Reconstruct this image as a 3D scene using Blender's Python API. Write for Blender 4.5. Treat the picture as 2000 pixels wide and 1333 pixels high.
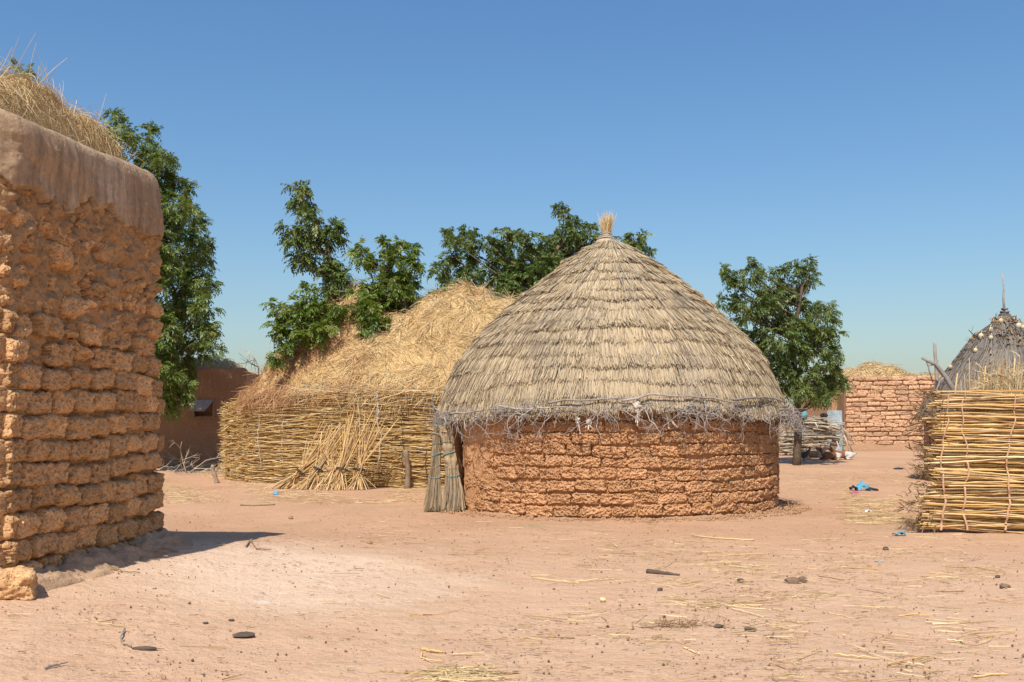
import bpy, bmesh, math, random
import numpy as np
from mathutils import Vector, Matrix

for o in list(bpy.data.objects):
    bpy.data.objects.remove(o)
SC = bpy.context.scene
COL = SC.collection
R = math.radians

# ------------------------------------------------------------------ camera, sky, sun, exposure
EYE, FPX, HOR = 1.5, 1944.0, 830.0            # eye height (m), focal length and horizon row in photo pixels
cam_d = bpy.data.cameras.new('camera')
cam = bpy.data.objects.new('camera', cam_d)
COL.objects.link(cam)
cam.location = (0, 0, EYE)
cam.rotation_euler = (R(90), 0, 0)
cam_d.sensor_width = 36.0
cam_d.lens = 35.0
cam_d.shift_y = (HOR - 666.5) / 2000.0
cam_d.clip_start = 0.1
cam_d.clip_end = 5000
SC.camera = cam

SUN_EL, SUN_LEFT = 54.5, 14.5
sdir = Vector((-math.sin(R(SUN_LEFT)) * math.cos(R(SUN_EL)), -math.cos(R(SUN_LEFT)) * math.cos(R(SUN_EL)), math.sin(R(SUN_EL))))
world = bpy.data.worlds.new('World')
SC.world = world
world.use_nodes = True
wn = world.node_tree
for n in list(wn.nodes):
    wn.nodes.remove(n)
sky = wn.nodes.new('ShaderNodeTexSky')
sky.sky_type = 'NISHITA'
sky.sun_disc = False
sky.sun_elevation = R(SUN_EL)
sky.sun_rotation = math.atan2(sdir.x, sdir.y)
sky.altitude = 300
sky.air_density = 1.5
sky.dust_density = 1.6
sky.ozone_density = 6.0
bg = wn.nodes.new('ShaderNodeBackground')
bg.inputs['Strength'].default_value = 0.094
wo = wn.nodes.new('ShaderNodeOutputWorld')
hs = wn.nodes.new('ShaderNodeHueSaturation')
hs.inputs['Saturation'].default_value = 1.14
wn.links.new(sky.outputs[0], hs.inputs['Color'])
tint = wn.nodes.new('ShaderNodeMixRGB')
tint.blend_type = 'MULTIPLY'
tint.inputs['Fac'].default_value = 1.0
tint.inputs['Color2'].default_value = (0.92, 0.945, 1.0, 1)
wn.links.new(hs.outputs[0], tint.inputs['Color1'])
wn.links.new(tint.outputs[0], bg.inputs[0])
wn.links.new(bg.outputs[0], wo.inputs[0])

sun_d = bpy.data.lights.new('sun', 'SUN')
sun_d.energy = 4.0
sun_d.angle = R(0.53)
sun_d.color = (1.0, 0.95, 0.87)
sun = bpy.data.objects.new('sun', sun_d)
COL.objects.link(sun)
sun.rotation_euler = sdir.to_track_quat('Z', 'Y').to_euler()
sun.location = (0, 0, 60)

SC.render.engine = 'CYCLES'
SC.view_settings.view_transform = 'Standard'
SC.view_settings.look = 'None'
SC.view_settings.exposure = 0.48
SC.view_settings.gamma = 1.0
SC.view_settings.use_curve_mapping = False

# ------------------------------------------------------------------ numeric helpers
rng = np.random.default_rng(7)
random.seed(7)

def hash3(i, j, k, s=0):
    h = (i * 374761393 + j * 668265263 + k * 2147483647 + s * 974711) & 0xFFFFFFFF
    h = ((h ^ (h >> 13)) * 1274126177) & 0xFFFFFFFF
    h = (h ^ (h >> 16)) & 0xFFFFFFFF
    return h.astype(np.float64) / 2147483647.5 - 1.0

def vnoise(P, s=0):
    P = np.asarray(P, float)
    I = np.floor(P).astype(np.int64)
    F = P - I
    F = F * F * (3 - 2 * F)
    out = 0
    for a in (0, 1):
        for b in (0, 1):
            for c in (0, 1):
                w = (F[..., 0] if a else 1 - F[..., 0]) * (F[..., 1] if b else 1 - F[..., 1]) * (F[..., 2] if c else 1 - F[..., 2])
                out = out + w * hash3(I[..., 0] + a, I[..., 1] + b, I[..., 2] + c, s)
    return out

def fbm(P, octaves=4, s=0, gain=0.5):
    P = np.asarray(P, float)
    out, a, f = 0, 1.0, 1.0
    for k in range(octaves):
        out = out + a * vnoise(P * f + 17.3 * k, s + k)
        a *= gain
        f *= 2.03
    return out

def sstep(a, b, x):
    t = np.clip((np.asarray(x, float) - a) / (b - a), 0, 1)
    return t * t * (3 - 2 * t)

def unit(v):
    return v / np.maximum(np.linalg.norm(v, axis=-1, keepdims=True), 1e-9)

# ground height: a mound under the left house, a slow rise far off, small undulation
HA = np.array([-3.78, 7.4]); HU = np.array([0.0624, 0.998]); HN = np.array([0.998, -0.0624]); HLEN = 2.82

def gz(x, y):
    x = np.asarray(x, float); y = np.asarray(y, float)
    rx, ry = x - HA[0], y - HA[1]
    a = rx * HU[0] + ry * HU[1]
    b = rx * HN[0] + ry * HN[1]
    da = np.maximum(np.maximum(-a - 0.2, a - HLEN), 0)
    db = np.maximum(b, 0)
    d = np.sqrt((da * 0.8) ** 2 + db ** 2)
    z = 0.29 * np.clip(1 - d / 4.2, 0, 1) ** 1.6
    z = z + 0.27 * sstep(24, 48, y)
    P = np.stack([x * 0.55, y * 0.55, np.zeros_like(x)], -1)
    z = z + 0.018 * fbm(P, 3, 3) * (1 - sstep(30, 80, np.hypot(x, y)))
    return z

def gpt(px, py):
    d = 10.0
    for _ in range(60):
        x = (px - 1000) / FPX * d
        d = 0.5 * d + 0.5 * (EYE - float(gz(x, d))) * FPX / (py - HOR)
    x = (px - 1000) / FPX * d
    return np.array([x, d, float(gz(x, d))])

def P3(px, py, d):
    return np.array([(px - 1000) / FPX * d, d, EYE + (HOR - py) / FPX * d])

# ------------------------------------------------------------------ mesh and object helpers
def mesh_np(name, V, F, smooth=False):
    """V (n,3) float, F (m,k) int, or a list of such face arrays."""
    me = bpy.data.meshes.new(name)
    V = np.ascontiguousarray(V, np.float32)
    Fs = F if isinstance(F, list) else [F]
    Fs = [np.asarray(f, np.int32) for f in Fs if len(f)]
    me.vertices.add(len(V))
    me.vertices.foreach_set('co', V.ravel())
    loops = np.concatenate([f.ravel() for f in Fs])
    tot = np.concatenate([np.full(len(f), f.shape[1], np.int32) for f in Fs])
    start = np.concatenate([[0], np.cumsum(tot)[:-1]]).astype(np.int32)
    me.loops.add(len(loops))
    me.loops.foreach_set('vertex_index', loops)
    me.polygons.add(len(tot))
    me.polygons.foreach_set('loop_start', start)
    me.polygons.foreach_set('loop_total', tot)
    me.polygons.foreach_set('use_smooth', np.full(len(tot), bool(smooth)))
    me.update(calc_edges=True)
    return me

def new_obj(name, me, mat=None, parent=None, loc=None, rot=None, scale=None):
    o = bpy.data.objects.new(name, me)
    COL.objects.link(o)
    if mat is not None and me is not None and len(me.materials) == 0:
        me.materials.append(mat)
    if loc is not None: o.location = loc
    if rot is not None: o.rotation_euler = rot
    if scale is not None: o.scale = scale
    if parent is not None:
        o.parent = parent
        root = parent
        off = Vector(root.location)
        if root.parent is not None:
            off = Vector((0, 0, 0))
        o.matrix_parent_inverse = Matrix.Translation(-off)
    return o

def tag(o, label=None, cat=None, group=None, kind=None):
    if label: o['label'] = label
    if cat: o['category'] = cat
    if group: o['group'] = group
    if kind: o['kind'] = kind
    return o

def thing(name, loc, label, cat, group=None):
    o = bpy.data.objects.new(name, None)
    COL.objects.link(o)
    o.location = tuple(float(v) for v in loc)
    o.empty_display_size = 0.3
    return tag(o, label, cat, group)

def part(name, V, F, mat, parent, smooth=False, kind=None):
    o = new_obj(name, mesh_np(name, V, F, smooth), mat, parent)
    if kind: o['kind'] = kind
    return o

def solo(name, V, F, mat, base, label, cat, group=None, smooth=False, kind=None):
    """a thing that is one mesh, its origin at its base"""
    base = np.asarray(base, float)
    o = new_obj(name, mesh_np(name, np.asarray(V) - base, F, smooth), mat, None, loc=tuple(base))
    return tag(o, label, cat, group, kind)

def grid_faces(nu, nv, wrap_u=False):
    i = np.arange(nu if wrap_u else nu - 1)
    j = np.arange(nv - 1)
    I, J = np.meshgrid(i, j, indexing='ij')
    I2 = (I + 1) % nu
    return np.stack([I * nv + J, I2 * nv + J, I2 * nv + J + 1, I * nv + J + 1], -1).reshape(-1, 4)

class Geo:
    def __init__(s): s.V, s.F4, s.F3, s.n = [], [], [], 0
    def add(s, V, F):
        V = np.asarray(V, float).reshape(-1, 3)
        F = np.asarray(F, int) + s.n
        (s.F4 if F.shape[1] == 4 else s.F3).append(F)
        s.V.append(V); s.n += len(V)
        return s
    def get(s):
        Fs = []
        if s.F4: Fs.append(np.concatenate(s.F4))
        if s.F3: Fs.append(np.concatenate(s.F3))
        return np.concatenate(s.V), Fs

def tube(pts, radii, sides=6, cap=True):
    pts = np.asarray(pts, float)
    n = len(pts)
    radii = np.broadcast_to(np.asarray(radii, float), (n,))
    T = unit(np.gradient(pts, axis=0))
    ref = np.array([0.0, 0, 1.0]) if abs(T[0][2]) < 0.9 else np.array([1.0, 0, 0])
    A = unit(np.cross(T, ref)); B = np.cross(T, A)
    ang = np.arange(sides) * 2 * math.pi / sides
    V = pts[:, None] + radii[:, None, None] * (A[:, None] * np.cos(ang)[None, :, None] + B[:, None] * np.sin(ang)[None, :, None])
    V = V.reshape(-1, 3)
    F = []
    for i in range(n - 1):
        for k in range(sides):
            k2 = (k + 1) % sides
            F.append((i * sides + k, i * sides + k2, (i + 1) * sides + k2, (i + 1) * sides + k))
    if cap:
        V = np.concatenate([V, pts[:1], pts[-1:]])
        c0, c1 = n * sides, n * sides + 1
        for k in range(sides):
            k2 = (k + 1) % sides
            F.append((c0, k2, k, k)); F.append((c1, (n - 1) * sides + k, (n - 1) * sides + k2, (n - 1) * sides + k2))
        F4 = [f for f in F if f[2] != f[3]]
        return V, np.array(F4), np.array([f[:3] for f in F if f[2] == f[3]])
    return V, np.array(F), np.zeros((0, 3), int)

def add_tube(g, pts, radii, sides=6):
    V, F4, F3 = tube(pts, radii, sides)
    n0 = g.n
    g.V.append(V); g.n += len(V)
    g.F4.append(F4 + n0)
    if len(F3): g.F3.append(F3 + n0)

def prisms(P, W, sides=3, taper=0.5):
    """many thin rods: P (N,K,3) centre lines, W (N,) radii -> V,F"""
    N, K, _ = P.shape
    T = unit(np.gradient(P, axis=1))
    ref = unit(rng.normal(size=(N, 1, 3)))
    A = unit(np.cross(T, ref)); B = np.cross(T, A)
    w = W[:, None] * np.linspace(1, taper, K)[None]
    ang = np.arange(sides) * 2 * math.pi / sides
    V = P[:, :, None] + w[:, :, None, None] * (A[:, :, None] * np.cos(ang)[None, None, :, None] + B[:, :, None] * np.sin(ang)[None, None, :, None])
    base = (np.arange(N) * K * sides)[:, None, None]
    i = np.arange(K - 1)[None, :, None] * sides
    k = np.arange(sides)[None, None, :]
    k2 = (k + 1) % sides
    F = np.stack([base + i + k, base + i + k2, base + i + sides + k2, base + i + sides + k], -1).reshape(-1, 4)
    return V.reshape(-1, 3), F

def ribbons(P, W, side=None, taper=0.45):
    N, K, _ = P.shape
    T = unit(np.gradient(P, axis=1))
    if side is None:
        side = rng.normal(size=(N, 3))
    S = unit(np.cross(T, side[:, None]))
    w = W[:, None] * np.linspace(1, taper, K)[None]
    V = np.stack([P - S * w[..., None], P + S * w[..., None]], 2)
    base = (np.arange(N) * K * 2)[:, None]
    i = np.arange(K - 1)[None] * 2
    F = np.stack([base + i, base + i + 1, base + i + 3, base + i + 2], -1).reshape(-1, 4)
    return V.reshape(-1, 3), F

def curves(root, d, L, bend, K=4):
    t = np.linspace(0, 1, K)[None, :, None]
    return root[:, None] + d[:, None] * L[:, None, None] * t + bend[:, None] * L[:, None, None] * t * t

def lump(seed, size, amp=0.25, sub=2, freq=1.6, flat=1.0):
    bm = bmesh.new()
    bmesh.ops.create_icosphere(bm, subdivisions=sub, radius=1.0)
    V = np.array([v.co[:] for v in bm.verts]); F = np.array([[v.index for v in f.verts] for f in bm.faces])
    bm.free()
    V = V * (1 + amp * fbm(V * freq + seed * 7.7, 3, seed))[:, None]
    V = V * np.asarray(size)
    return V, F

# ------------------------------------------------------------------ materials
class NT:
    def __init__(s, name):
        s.mat = bpy.data.materials.new(name); s.mat.use_nodes = True
        s.t = s.mat.node_tree; s.t.nodes.clear()
        s.out = s.t.nodes.new('ShaderNodeOutputMaterial')
    def n(s, typ, props=None, **ins):
        nd = s.t.nodes.new('ShaderNode' + typ)
        for k, v in (props or {}).items(): setattr(nd, k, v)
        for k, v in ins.items():
            key = int(k[1:]) if k[0] == 'i' and k[1:].isdigit() else k.replace('_', ' ')
            sock = nd.inputs[key]
            if isinstance(v, bpy.types.NodeSocket): s.t.links.new(v, sock)
            else: sock.default_value = v
        return nd
    def ramp(s, fac, stops, interp='LINEAR'):
        nd = s.t.nodes.new('ShaderNodeValToRGB'); cr = nd.color_ramp; cr.interpolation = interp
        while len(cr.elements) < len(stops): cr.elements.new(0.5)
        for e, (p, c) in zip(cr.elements, stops):
            e.position = p; e.color = (*c, 1) if len(c) == 3 else c
        s.t.links.new(fac, nd.inputs[0])
        return nd.outputs[0]
    def math(s, op, a, b=0.0, c=0.0, clamp=False):
        return s.n('Math', {'operation': op, 'use_clamp': clamp}, i0=a, i1=b, i2=c).outputs[0]
    def mix(s, fac, a, b, mode='MIX'):
        nd = s.n('MixRGB', {'blend_type': mode}, Fac=fac)
        for k, v in (('Color1', a), ('Color2', b)):
            if isinstance(v, bpy.types.NodeSocket): s.t.links.new(v, nd.inputs[k])
            else: nd.inputs[k].default_value = (*v, 1)
        return nd.outputs[0]
    def noise(s, vec, scale, detail=4, rough=0.55, dist=0.0):
        return s.n('TexNoise', Vector=vec, Scale=scale, Detail=detail, Roughness=rough, Distortion=dist).outputs[0]
    def done(s, color, rough=0.9, normal=None, spec=0.15, transl=0.0):
        b = s.n('BsdfPrincipled')
        if isinstance(color, bpy.types.NodeSocket): s.t.links.new(color, b.inputs['Base Color'])
        else: b.inputs['Base Color'].default_value = (*color, 1)
        if isinstance(rough, bpy.types.NodeSocket): s.t.links.new(rough, b.inputs['Roughness'])
        else: b.inputs['Roughness'].default_value = rough
        b.inputs['Specular IOR Level'].default_value = spec
        if normal is not None: s.t.links.new(normal, b.inputs['Normal'])
        res = b.outputs[0]
        if transl > 0:
            tr = s.n('BsdfTranslucent')
            if isinstance(color, bpy.types.NodeSocket): s.t.links.new(color, tr.inputs[0])
            else: tr.inputs[0].default_value = (*color, 1)
            res = s.n('MixShader', Fac=transl, i1=res, i2=tr.outputs[0]).outputs[0]
        s.t.links.new(res, s.out.inputs[0])
        return s.mat

def coords(m):
    tc = m.n('TexCoord').outputs['Object']
    rnd = m.n('ObjectInfo').outputs['Random']
    off = m.math('MULTIPLY', rnd, 61.0)
    v = m.n('CombineXYZ', X=off, Y=off, Z=off).outputs[0]
    return m.n('VectorMath', {'operation': 'ADD'}, i0=tc, i1=v).outputs[0], rnd

def mud_mat(name, c1, c2, c3=None, scale=3.0, bump=0.02, pit=0.5, fine=40.0, var=0.3, streak=0.0, crack=0.0):
    m = NT(name)
    v, rnd = coords(m)
    a = m.noise(v, scale, 6, 0.6)
    col = m.ramp(a, [(0.30, c2), (0.68, c1)])
    if c3 is not None:
        b = m.noise(v, scale * 0.37, 4, 0.6, 0.5)
        col = m.mix(m.ramp(b, [(0.50, (0, 0, 0)), (0.68, (1, 1, 1))]), col, c3)
    if streak > 0:
        mp = m.n('Mapping', Vector=v, Scale=(6.0, 6.0, 0.7)).outputs[0]
        st = m.noise(mp, 1.6, 5, 0.6)
        col = m.mix(m.math('MULTIPLY', m.ramp(st, [(0.42, (0, 0, 0)), (0.7, (1, 1, 1))]), streak), col, tuple(x * 0.45 for x in c2))
    f = m.noise(v, fine, 5, 0.7)
    col = m.mix(0.55, col, m.ramp(f, [(0.25, (0.45, 0.42, 0.40)), (0.75, (1.0, 1.0, 1.0))]), 'MULTIPLY')
    val = m.math('MULTIPLY_ADD', rnd, var, 1.0 - var * 0.5)
    col = m.n('HueSaturation', Value=val, Color=col).outputs[0]
    h1 = m.noise(v, fine * 0.55, 8, 0.72)
    vo = m.n('TexVoronoi', Vector=v, Scale=fine * 0.8).outputs['Distance']
    pits = m.ramp(vo, [(0.08, (0, 0, 0)), (0.34, (1, 1, 1))])
    h = m.math('MULTIPLY_ADD', pits, pit, h1)
    if crack > 0:
        wv = m.n('VectorMath', {'operation': 'ADD'}, i0=v, i1=m.n('TexNoise', Vector=v, Scale=4.0, Detail=5.0).outputs[1]).outputs[0]
        ed = m.n('TexVoronoi', {'feature': 'DISTANCE_TO_EDGE'}, Vector=wv, Scale=crack).outputs['Distance']
        ck = m.ramp(ed, [(0.004, (0, 0, 0)), (0.022, (1, 1, 1))])
        h = m.math('MULTIPLY_ADD', ck, 1.2, h)
        col = m.mix(1.0, col, m.ramp(ed, [(0.003, (0.55, 0.5, 0.45)), (0.014, (1, 1, 1))]), 'MULTIPLY')
    nb = m.n('Bump', Strength=0.95, Distance=bump, Height=h).outputs[0]
    return m.done(col, 0.96, nb, 0.05)

def straw_mat(name, cols, patch=None, pscale=0.8, pamt=0.6, rough=0.75, transl=0.0, plo=0.48, phi=0.68):
    m = NT(name)
    ri = m.n('NewGeometry')
    rnd = m.n('ObjectInfo').outputs['Random']
    r = m.math('FRACT', m.math('ADD', ri.outputs['Random Per Island'], m.math('MULTIPLY', rnd, 7.31)))
    n = len(cols)
    col = m.ramp(r, [(i / (n - 1), c) for i, c in enumerate(cols)])
    pos = ri.outputs['Position']
    nn = m.noise(pos, pscale * 6, 4, 0.6)
    col = m.mix(0.5, col, m.ramp(nn, [(0.3, (0.62, 0.58, 0.52)), (0.7, (1, 1, 1))]), 'MULTIPLY')
    if patch is not None:
        pn = m.noise(pos, pscale, 5, 0.6, 0.4)
        fac = m.math('MULTIPLY', m.ramp(pn, [(plo, (0, 0, 0)), (phi, (1, 1, 1))]), pamt)
        col = m.mix(fac, col, patch)
    return m.done(col, rough, None, 0.2, transl)

def heap_mat():
    m = NT('hay_heap')
    g = m.n('NewGeometry')
    cols = [(0.42, 0.27, 0.11), (0.72, 0.52, 0.26), (0.80, 0.62, 0.34), (0.70, 0.50, 0.25), (0.84, 0.68, 0.42), (0.56, 0.37, 0.16)]
    col = m.ramp(g.outputs['Random Per Island'], [(i / 5, c) for i, c in enumerate(cols)])
    pos = g.outputs['Position']
    x = m.n('SeparateXYZ', Vector=pos).outputs[0]
    # an older, reddish kind of grass makes up most of the left end
    lean = m.n('MapRange', Value=x, From_Min=-2.5, From_Max=-6.0, To_Min=-0.12, To_Max=0.22).outputs[0]
    f = m.math('ADD', m.noise(pos, 0.7, 4, 0.6, 0.5), lean)
    col = m.mix(m.math('MULTIPLY', m.ramp(f, [(0.50, (0, 0, 0)), (0.66, (1, 1, 1))]), 0.80), col, (0.50, 0.265, 0.13))
    col = m.mix(0.5, col, m.ramp(m.noise(pos, 3.5, 4, 0.6), [(0.3, (0.6, 0.56, 0.5)), (0.7, (1, 1, 1))]), 'MULTIPLY')
    return m.done(col, 0.8, None, 0.15, 0.1)

def leaf_mat(name, cols):
    m = NT(name)
    g = m.n('NewGeometry')
    r = m.math('MULTIPLY_ADD', g.outputs['Random Per Island'], 0.35, 0.0)
    nn = m.noise(g.outputs['Position'], 1.7, 4, 0.6)
    f = m.math('ADD', r, m.math('MULTIPLY_ADD', nn, 1.7, -0.5), clamp=True)
    col = m.ramp(f, [(i / (len(cols) - 1), c) for i, c in enumerate(cols)])
    return m.done(col, 0.42, None, 0.45, 0.42)

def wood_mat(name, c1, c2, scale=6.0):
    m = NT(name)
    v, rnd = coords(m)
    a = m.noise(v, scale, 6, 0.65, 0.3)
    col = m.ramp(a, [(0.3, c2), (0.7, c1)])
    val = m.math('MULTIPLY_ADD', rnd, 0.4, 0.8)
    col = m.n('HueSaturation', Value=val, Color=col).outputs[0]
    nb = m.n('Bump', Strength=0.7, Distance=0.01, Height=m.noise(v, scale * 5, 6, 0.7)).outputs[0]
    return m.done(col, 0.85, nb, 0.15)

def plain_mat(name, c, rough=0.8, var=0.35, scale=14.0):
    m = NT(name)
    v, rnd = coords(m)
    col = m.mix(1.0, m.ramp(m.noise(v, scale, 5, 0.6), [(0.3, tuple(x * (1 - var) for x in c)), (0.7, c)]), (1, 1, 1), 'MULTIPLY')
    nb = m.n('Bump', Strength=0.5, Distance=0.006, Height=m.noise(v, scale * 3, 5, 0.7)).outputs[0]
    return m.done(col, rough, nb, 0.2)

MAT = {}
MAT['brick_left'] = mud_mat('mud_brick_left', (0.84, 0.50, 0.245), (0.64, 0.36, 0.165), scale=9, bump=0.020, pit=0.8, fine=55, var=0.42)
MAT['mortar_left'] = mud_mat('mud_mortar_left', (0.60, 0.365, 0.19), (0.44, 0.255, 0.125), scale=5, bump=0.03, pit=0.5, fine=26, var=0)
MAT['plaster_left'] = mud_mat('plaster_left', (0.54, 0.37, 0.23), (0.46, 0.31, 0.19), c3=(0.60, 0.45, 0.31), scale=2.2, bump=0.020, pit=0.35, fine=20, var=0, streak=0.75)
MAT['plinth'] = mud_mat('mud_plinth', (0.60, 0.40, 0.25), (0.46, 0.285, 0.165), scale=4, bump=0.02, pit=0.3, fine=30, var=0)
MAT['brick_hut'] = mud_mat('mud_brick_hut', (0.67, 0.375, 0.190), (0.54, 0.285, 0.135), scale=5, bump=0.022, pit=0.7, fine=44, var=0.22)
MAT['mortar_hut'] = mud_mat('mud_mortar_hut', (0.57, 0.305, 0.145), (0.46, 0.235, 0.105), scale=4, bump=0.02, pit=0.4, fine=28, var=0)
MAT['plaster_hut'] = mud_mat('plaster_hut', (0.65, 0.36, 0.18), (0.55, 0.295, 0.14), scale=2.5, bump=0.010, pit=0.3, fine=24, var=0)
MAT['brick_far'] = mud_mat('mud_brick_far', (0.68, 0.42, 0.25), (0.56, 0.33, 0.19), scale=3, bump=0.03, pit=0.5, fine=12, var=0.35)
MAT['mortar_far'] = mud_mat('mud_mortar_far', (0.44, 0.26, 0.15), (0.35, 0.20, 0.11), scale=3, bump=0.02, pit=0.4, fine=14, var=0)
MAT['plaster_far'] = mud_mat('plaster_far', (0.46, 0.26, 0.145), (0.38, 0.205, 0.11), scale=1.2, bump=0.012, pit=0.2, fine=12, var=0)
MAT['thatch'] = straw_mat('thatch', [(0.20, 0.145, 0.09), (0.50, 0.385, 0.23), (0.57, 0.435, 0.265), (0.49, 0.37, 0.225), (0.64, 0.50, 0.325), (0.29, 0.215, 0.13)], patch=(0.32, 0.255, 0.185), pscale=0.8, pamt=0.6)
MAT['thatch_base'] = straw_mat('thatch_base', [(0.24, 0.18, 0.11), (0.24, 0.18, 0.11)])
MAT['thatch_grey'] = straw_mat('thatch_grey', [(0.08, 0.07, 0.06), (0.20, 0.17, 0.145), (0.27, 0.235, 0.20), (0.15, 0.13, 0.11)], patch=(0.30, 0.24, 0.17), pscale=0.9, pamt=0.4)
MAT['hay'] = straw_mat('hay', [(0.44, 0.28, 0.11), (0.74, 0.54, 0.26), (0.84, 0.66, 0.36), (0.76, 0.56, 0.28), (0.88, 0.73, 0.45), (0.60, 0.40, 0.17)], patch=(0.54, 0.32, 0.16), pscale=0.35, pamt=0.6, transl=0.12)
MAT['hay_heap'] = heap_mat()
MAT['mat_grass'] = straw_mat('mat_grass', [(0.18, 0.125, 0.07), (0.42, 0.31, 0.18), (0.54, 0.41, 0.25), (0.34, 0.25, 0.15), (0.62, 0.48, 0.30)], patch=(0.33, 0.27, 0.20), pscale=4, pamt=.6)
MAT['hay_pale'] = straw_mat('hay_pale', [(0.42, 0.28, 0.12), (0.66, 0.49, 0.26), (0.76, 0.60, 0.36), (0.60, 0.43, 0.21), (0.80, 0.66, 0.44)], patch=(0.46, 0.32, 0.16), pscale=1.6, pamt=0.5, transl=0.15)
MAT['hay_base'] = straw_mat('hay_base', [(0.55, 0.38, 0.17), (0.55, 0.38, 0.17)], patch=(0.46, 0.28, 0.13), pscale=0.42)
MAT['stalk'] = straw_mat('stalk', [(0.32, 0.175, 0.055), (0.62, 0.41, 0.155), (0.76, 0.54, 0.24), (0.56, 0.35, 0.125), (0.82, 0.63, 0.34), (0.44, 0.26, 0.09)], pscale=1.2, rough=0.6)
MAT['stalk_bright'] = straw_mat('stalk_bright', [(0.46, 0.25, 0.075), (0.72, 0.46, 0.175), (0.84, 0.60, 0.28), (0.62, 0.36, 0.12), (0.88, 0.69, 0.40), (0.30, 0.16, 0.06), (0.52, 0.38, 0.22)], pscale=1.5, rough=0.62)
MAT['litter'] = straw_mat('litter', [(0.42, 0.29, 0.14), (0.62, 0.45, 0.23), (0.70, 0.55, 0.32), (0.55, 0.38, 0.17), (0.36, 0.25, 0.15)])
MAT['root'] = straw_mat('root_fibre', [(0.16, 0.09, 0.042), (0.28, 0.17, 0.085), (0.38, 0.25, 0.13), (0.22, 0.13, 0.065)])
MAT['twig'] = straw_mat('grey_twig', [(0.20, 0.16, 0.13), (0.36, 0.31, 0.27), (0.46, 0.41, 0.37), (0.27, 0.22, 0.18)])
MAT['twig_pale'] = straw_mat('pale_twig', [(0.46, 0.38, 0.28), (0.58, 0.50, 0.38), (0.40, 0.30, 0.20)])
MAT['bark'] = wood_mat('bark', (0.19, 0.135, 0.09), (0.09, 0.062, 0.042), 7)
MAT['wood'] = wood_mat('weathered_wood', (0.36, 0.26, 0.17), (0.20, 0.135, 0.085), 8)
MAT['wood_grey'] = wood_mat('grey_wood', (0.42, 0.37, 0.32), (0.25, 0.20, 0.165), 8)
MAT['leaf'] = leaf_mat('neem_leaf', [(0.060, 0.105, 0.018), (0.125, 0.180, 0.030), (0.19, 0.24, 0.044), (0.28, 0.29, 0.075)])
MAT['leaf_dark'] = leaf_mat('neem_leaf_dark', [(0.058, 0.098, 0.020), (0.112, 0.165, 0.034), (0.17, 0.215, 0.050), (0.24, 0.255, 0.078)])
MAT['leaf_bright'] = leaf_mat('neem_leaf_bright', [(0.060, 0.112, 0.018), (0.12, 0.185, 0.024), (0.185, 0.24, 0.032), (0.27, 0.29, 0.050)])
MAT['stone'] = plain_mat('dark_stone', (0.24, 0.15, 0.10), 0.9)
MAT['dung'] = plain_mat('dung', (0.13, 0.095, 0.07), 0.9)
MAT['clod'] = mud_mat('clod', (0.46, 0.28, 0.16), (0.36, 0.2, 0.11), scale=9, bump=0.01, fine=40)
MAT['rope'] = plain_mat('grey_rope', (0.42, 0.37, 0.30), 0.9)
MAT['cord_teal'] = plain_mat('teal_cord', (0.13, 0.32, 0.31), 0.7)
MAT['cord_white'] = plain_mat('white_cord', (0.72, 0.70, 0.66), 0.8)
MAT['cord_dark'] = plain_mat('dark_cord', (0.06, 0.05, 0.05), 0.8)
MAT['cord_pink'] = plain_mat('pink_tie', (0.62, 0.36, 0.22), 0.85, 0.25)
MAT['cloth_white'] = plain_mat('dirty_white_cloth', (0.62, 0.52, 0.41), 0.9)
MAT['cloth_blue'] = plain_mat('blue_plastic', (0.12, 0.36, 0.50), 0.6)
MAT['cloth_teal'] = plain_mat('teal_cloth', (0.16, 0.42, 0.44), 0.7)
MAT['cloth_black'] = plain_mat('black_plastic', (0.03, 0.03, 0.035), 0.5)
MAT['paper'] = plain_mat('white_paper', (0.75, 0.74, 0.72), 0.7, 0.15)
MAT['pink'] = plain_mat('pink_scrap', (0.55, 0.12, 0.20), 0.7)
MAT['gourd'] = plain_mat('gourd', (0.60, 0.52, 0.34), 0.5, 0.3, 6)
MAT['void'] = plain_mat('dark_interior', (0.10, 0.06, 0.035), 0.95)

def sheet_mat():
    m = NT('corrugated_metal')
    v, rnd = coords(m)
    col = m.ramp(m.noise(v, 4, 5, 0.6), [(0.3, (0.30, 0.36, 0.38)), (0.7, (0.48, 0.55, 0.57))])
    col = m.mix(m.ramp(m.noise(v, 7, 6, 0.7), [(0.60, (0, 0, 0)), (0.72, (1, 1, 1))]), col, (0.30, 0.17, 0.09))
    b = m.done(col, 0.5, None, 0.5)
    return b
MAT['sheet'] = sheet_mat()

def goat_mat(name, c1, c2, axis_lo, axis_hi, invert=False):
    m = NT(name)
    tc = m.n('TexCoord').outputs['Object']
    x = m.n('SeparateXYZ', Vector=tc).outputs[0]
    f = m.math('ADD', x, m.math('MULTIPLY_ADD', m.noise(tc, 6, 3), 0.16, -0.08))
    fac = m.ramp(m.math('MULTIPLY_ADD', f, 1.0, 0.5), [(max(0, axis_lo + .5 - .012), (0, 0, 0)), (axis_lo + .5, (1, 1, 1)), (axis_hi + .5, (1, 1, 1)), (min(1, axis_hi + .5 + .012), (0, 0, 0))])
    col = m.mix(fac, c1, c2)
    nb = m.n('Bump', Strength=0.5, Distance=0.01, Height=m.noise(tc, 60, 4)).outputs[0]
    return m.done(col, 0.85, nb, 0.2)

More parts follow.
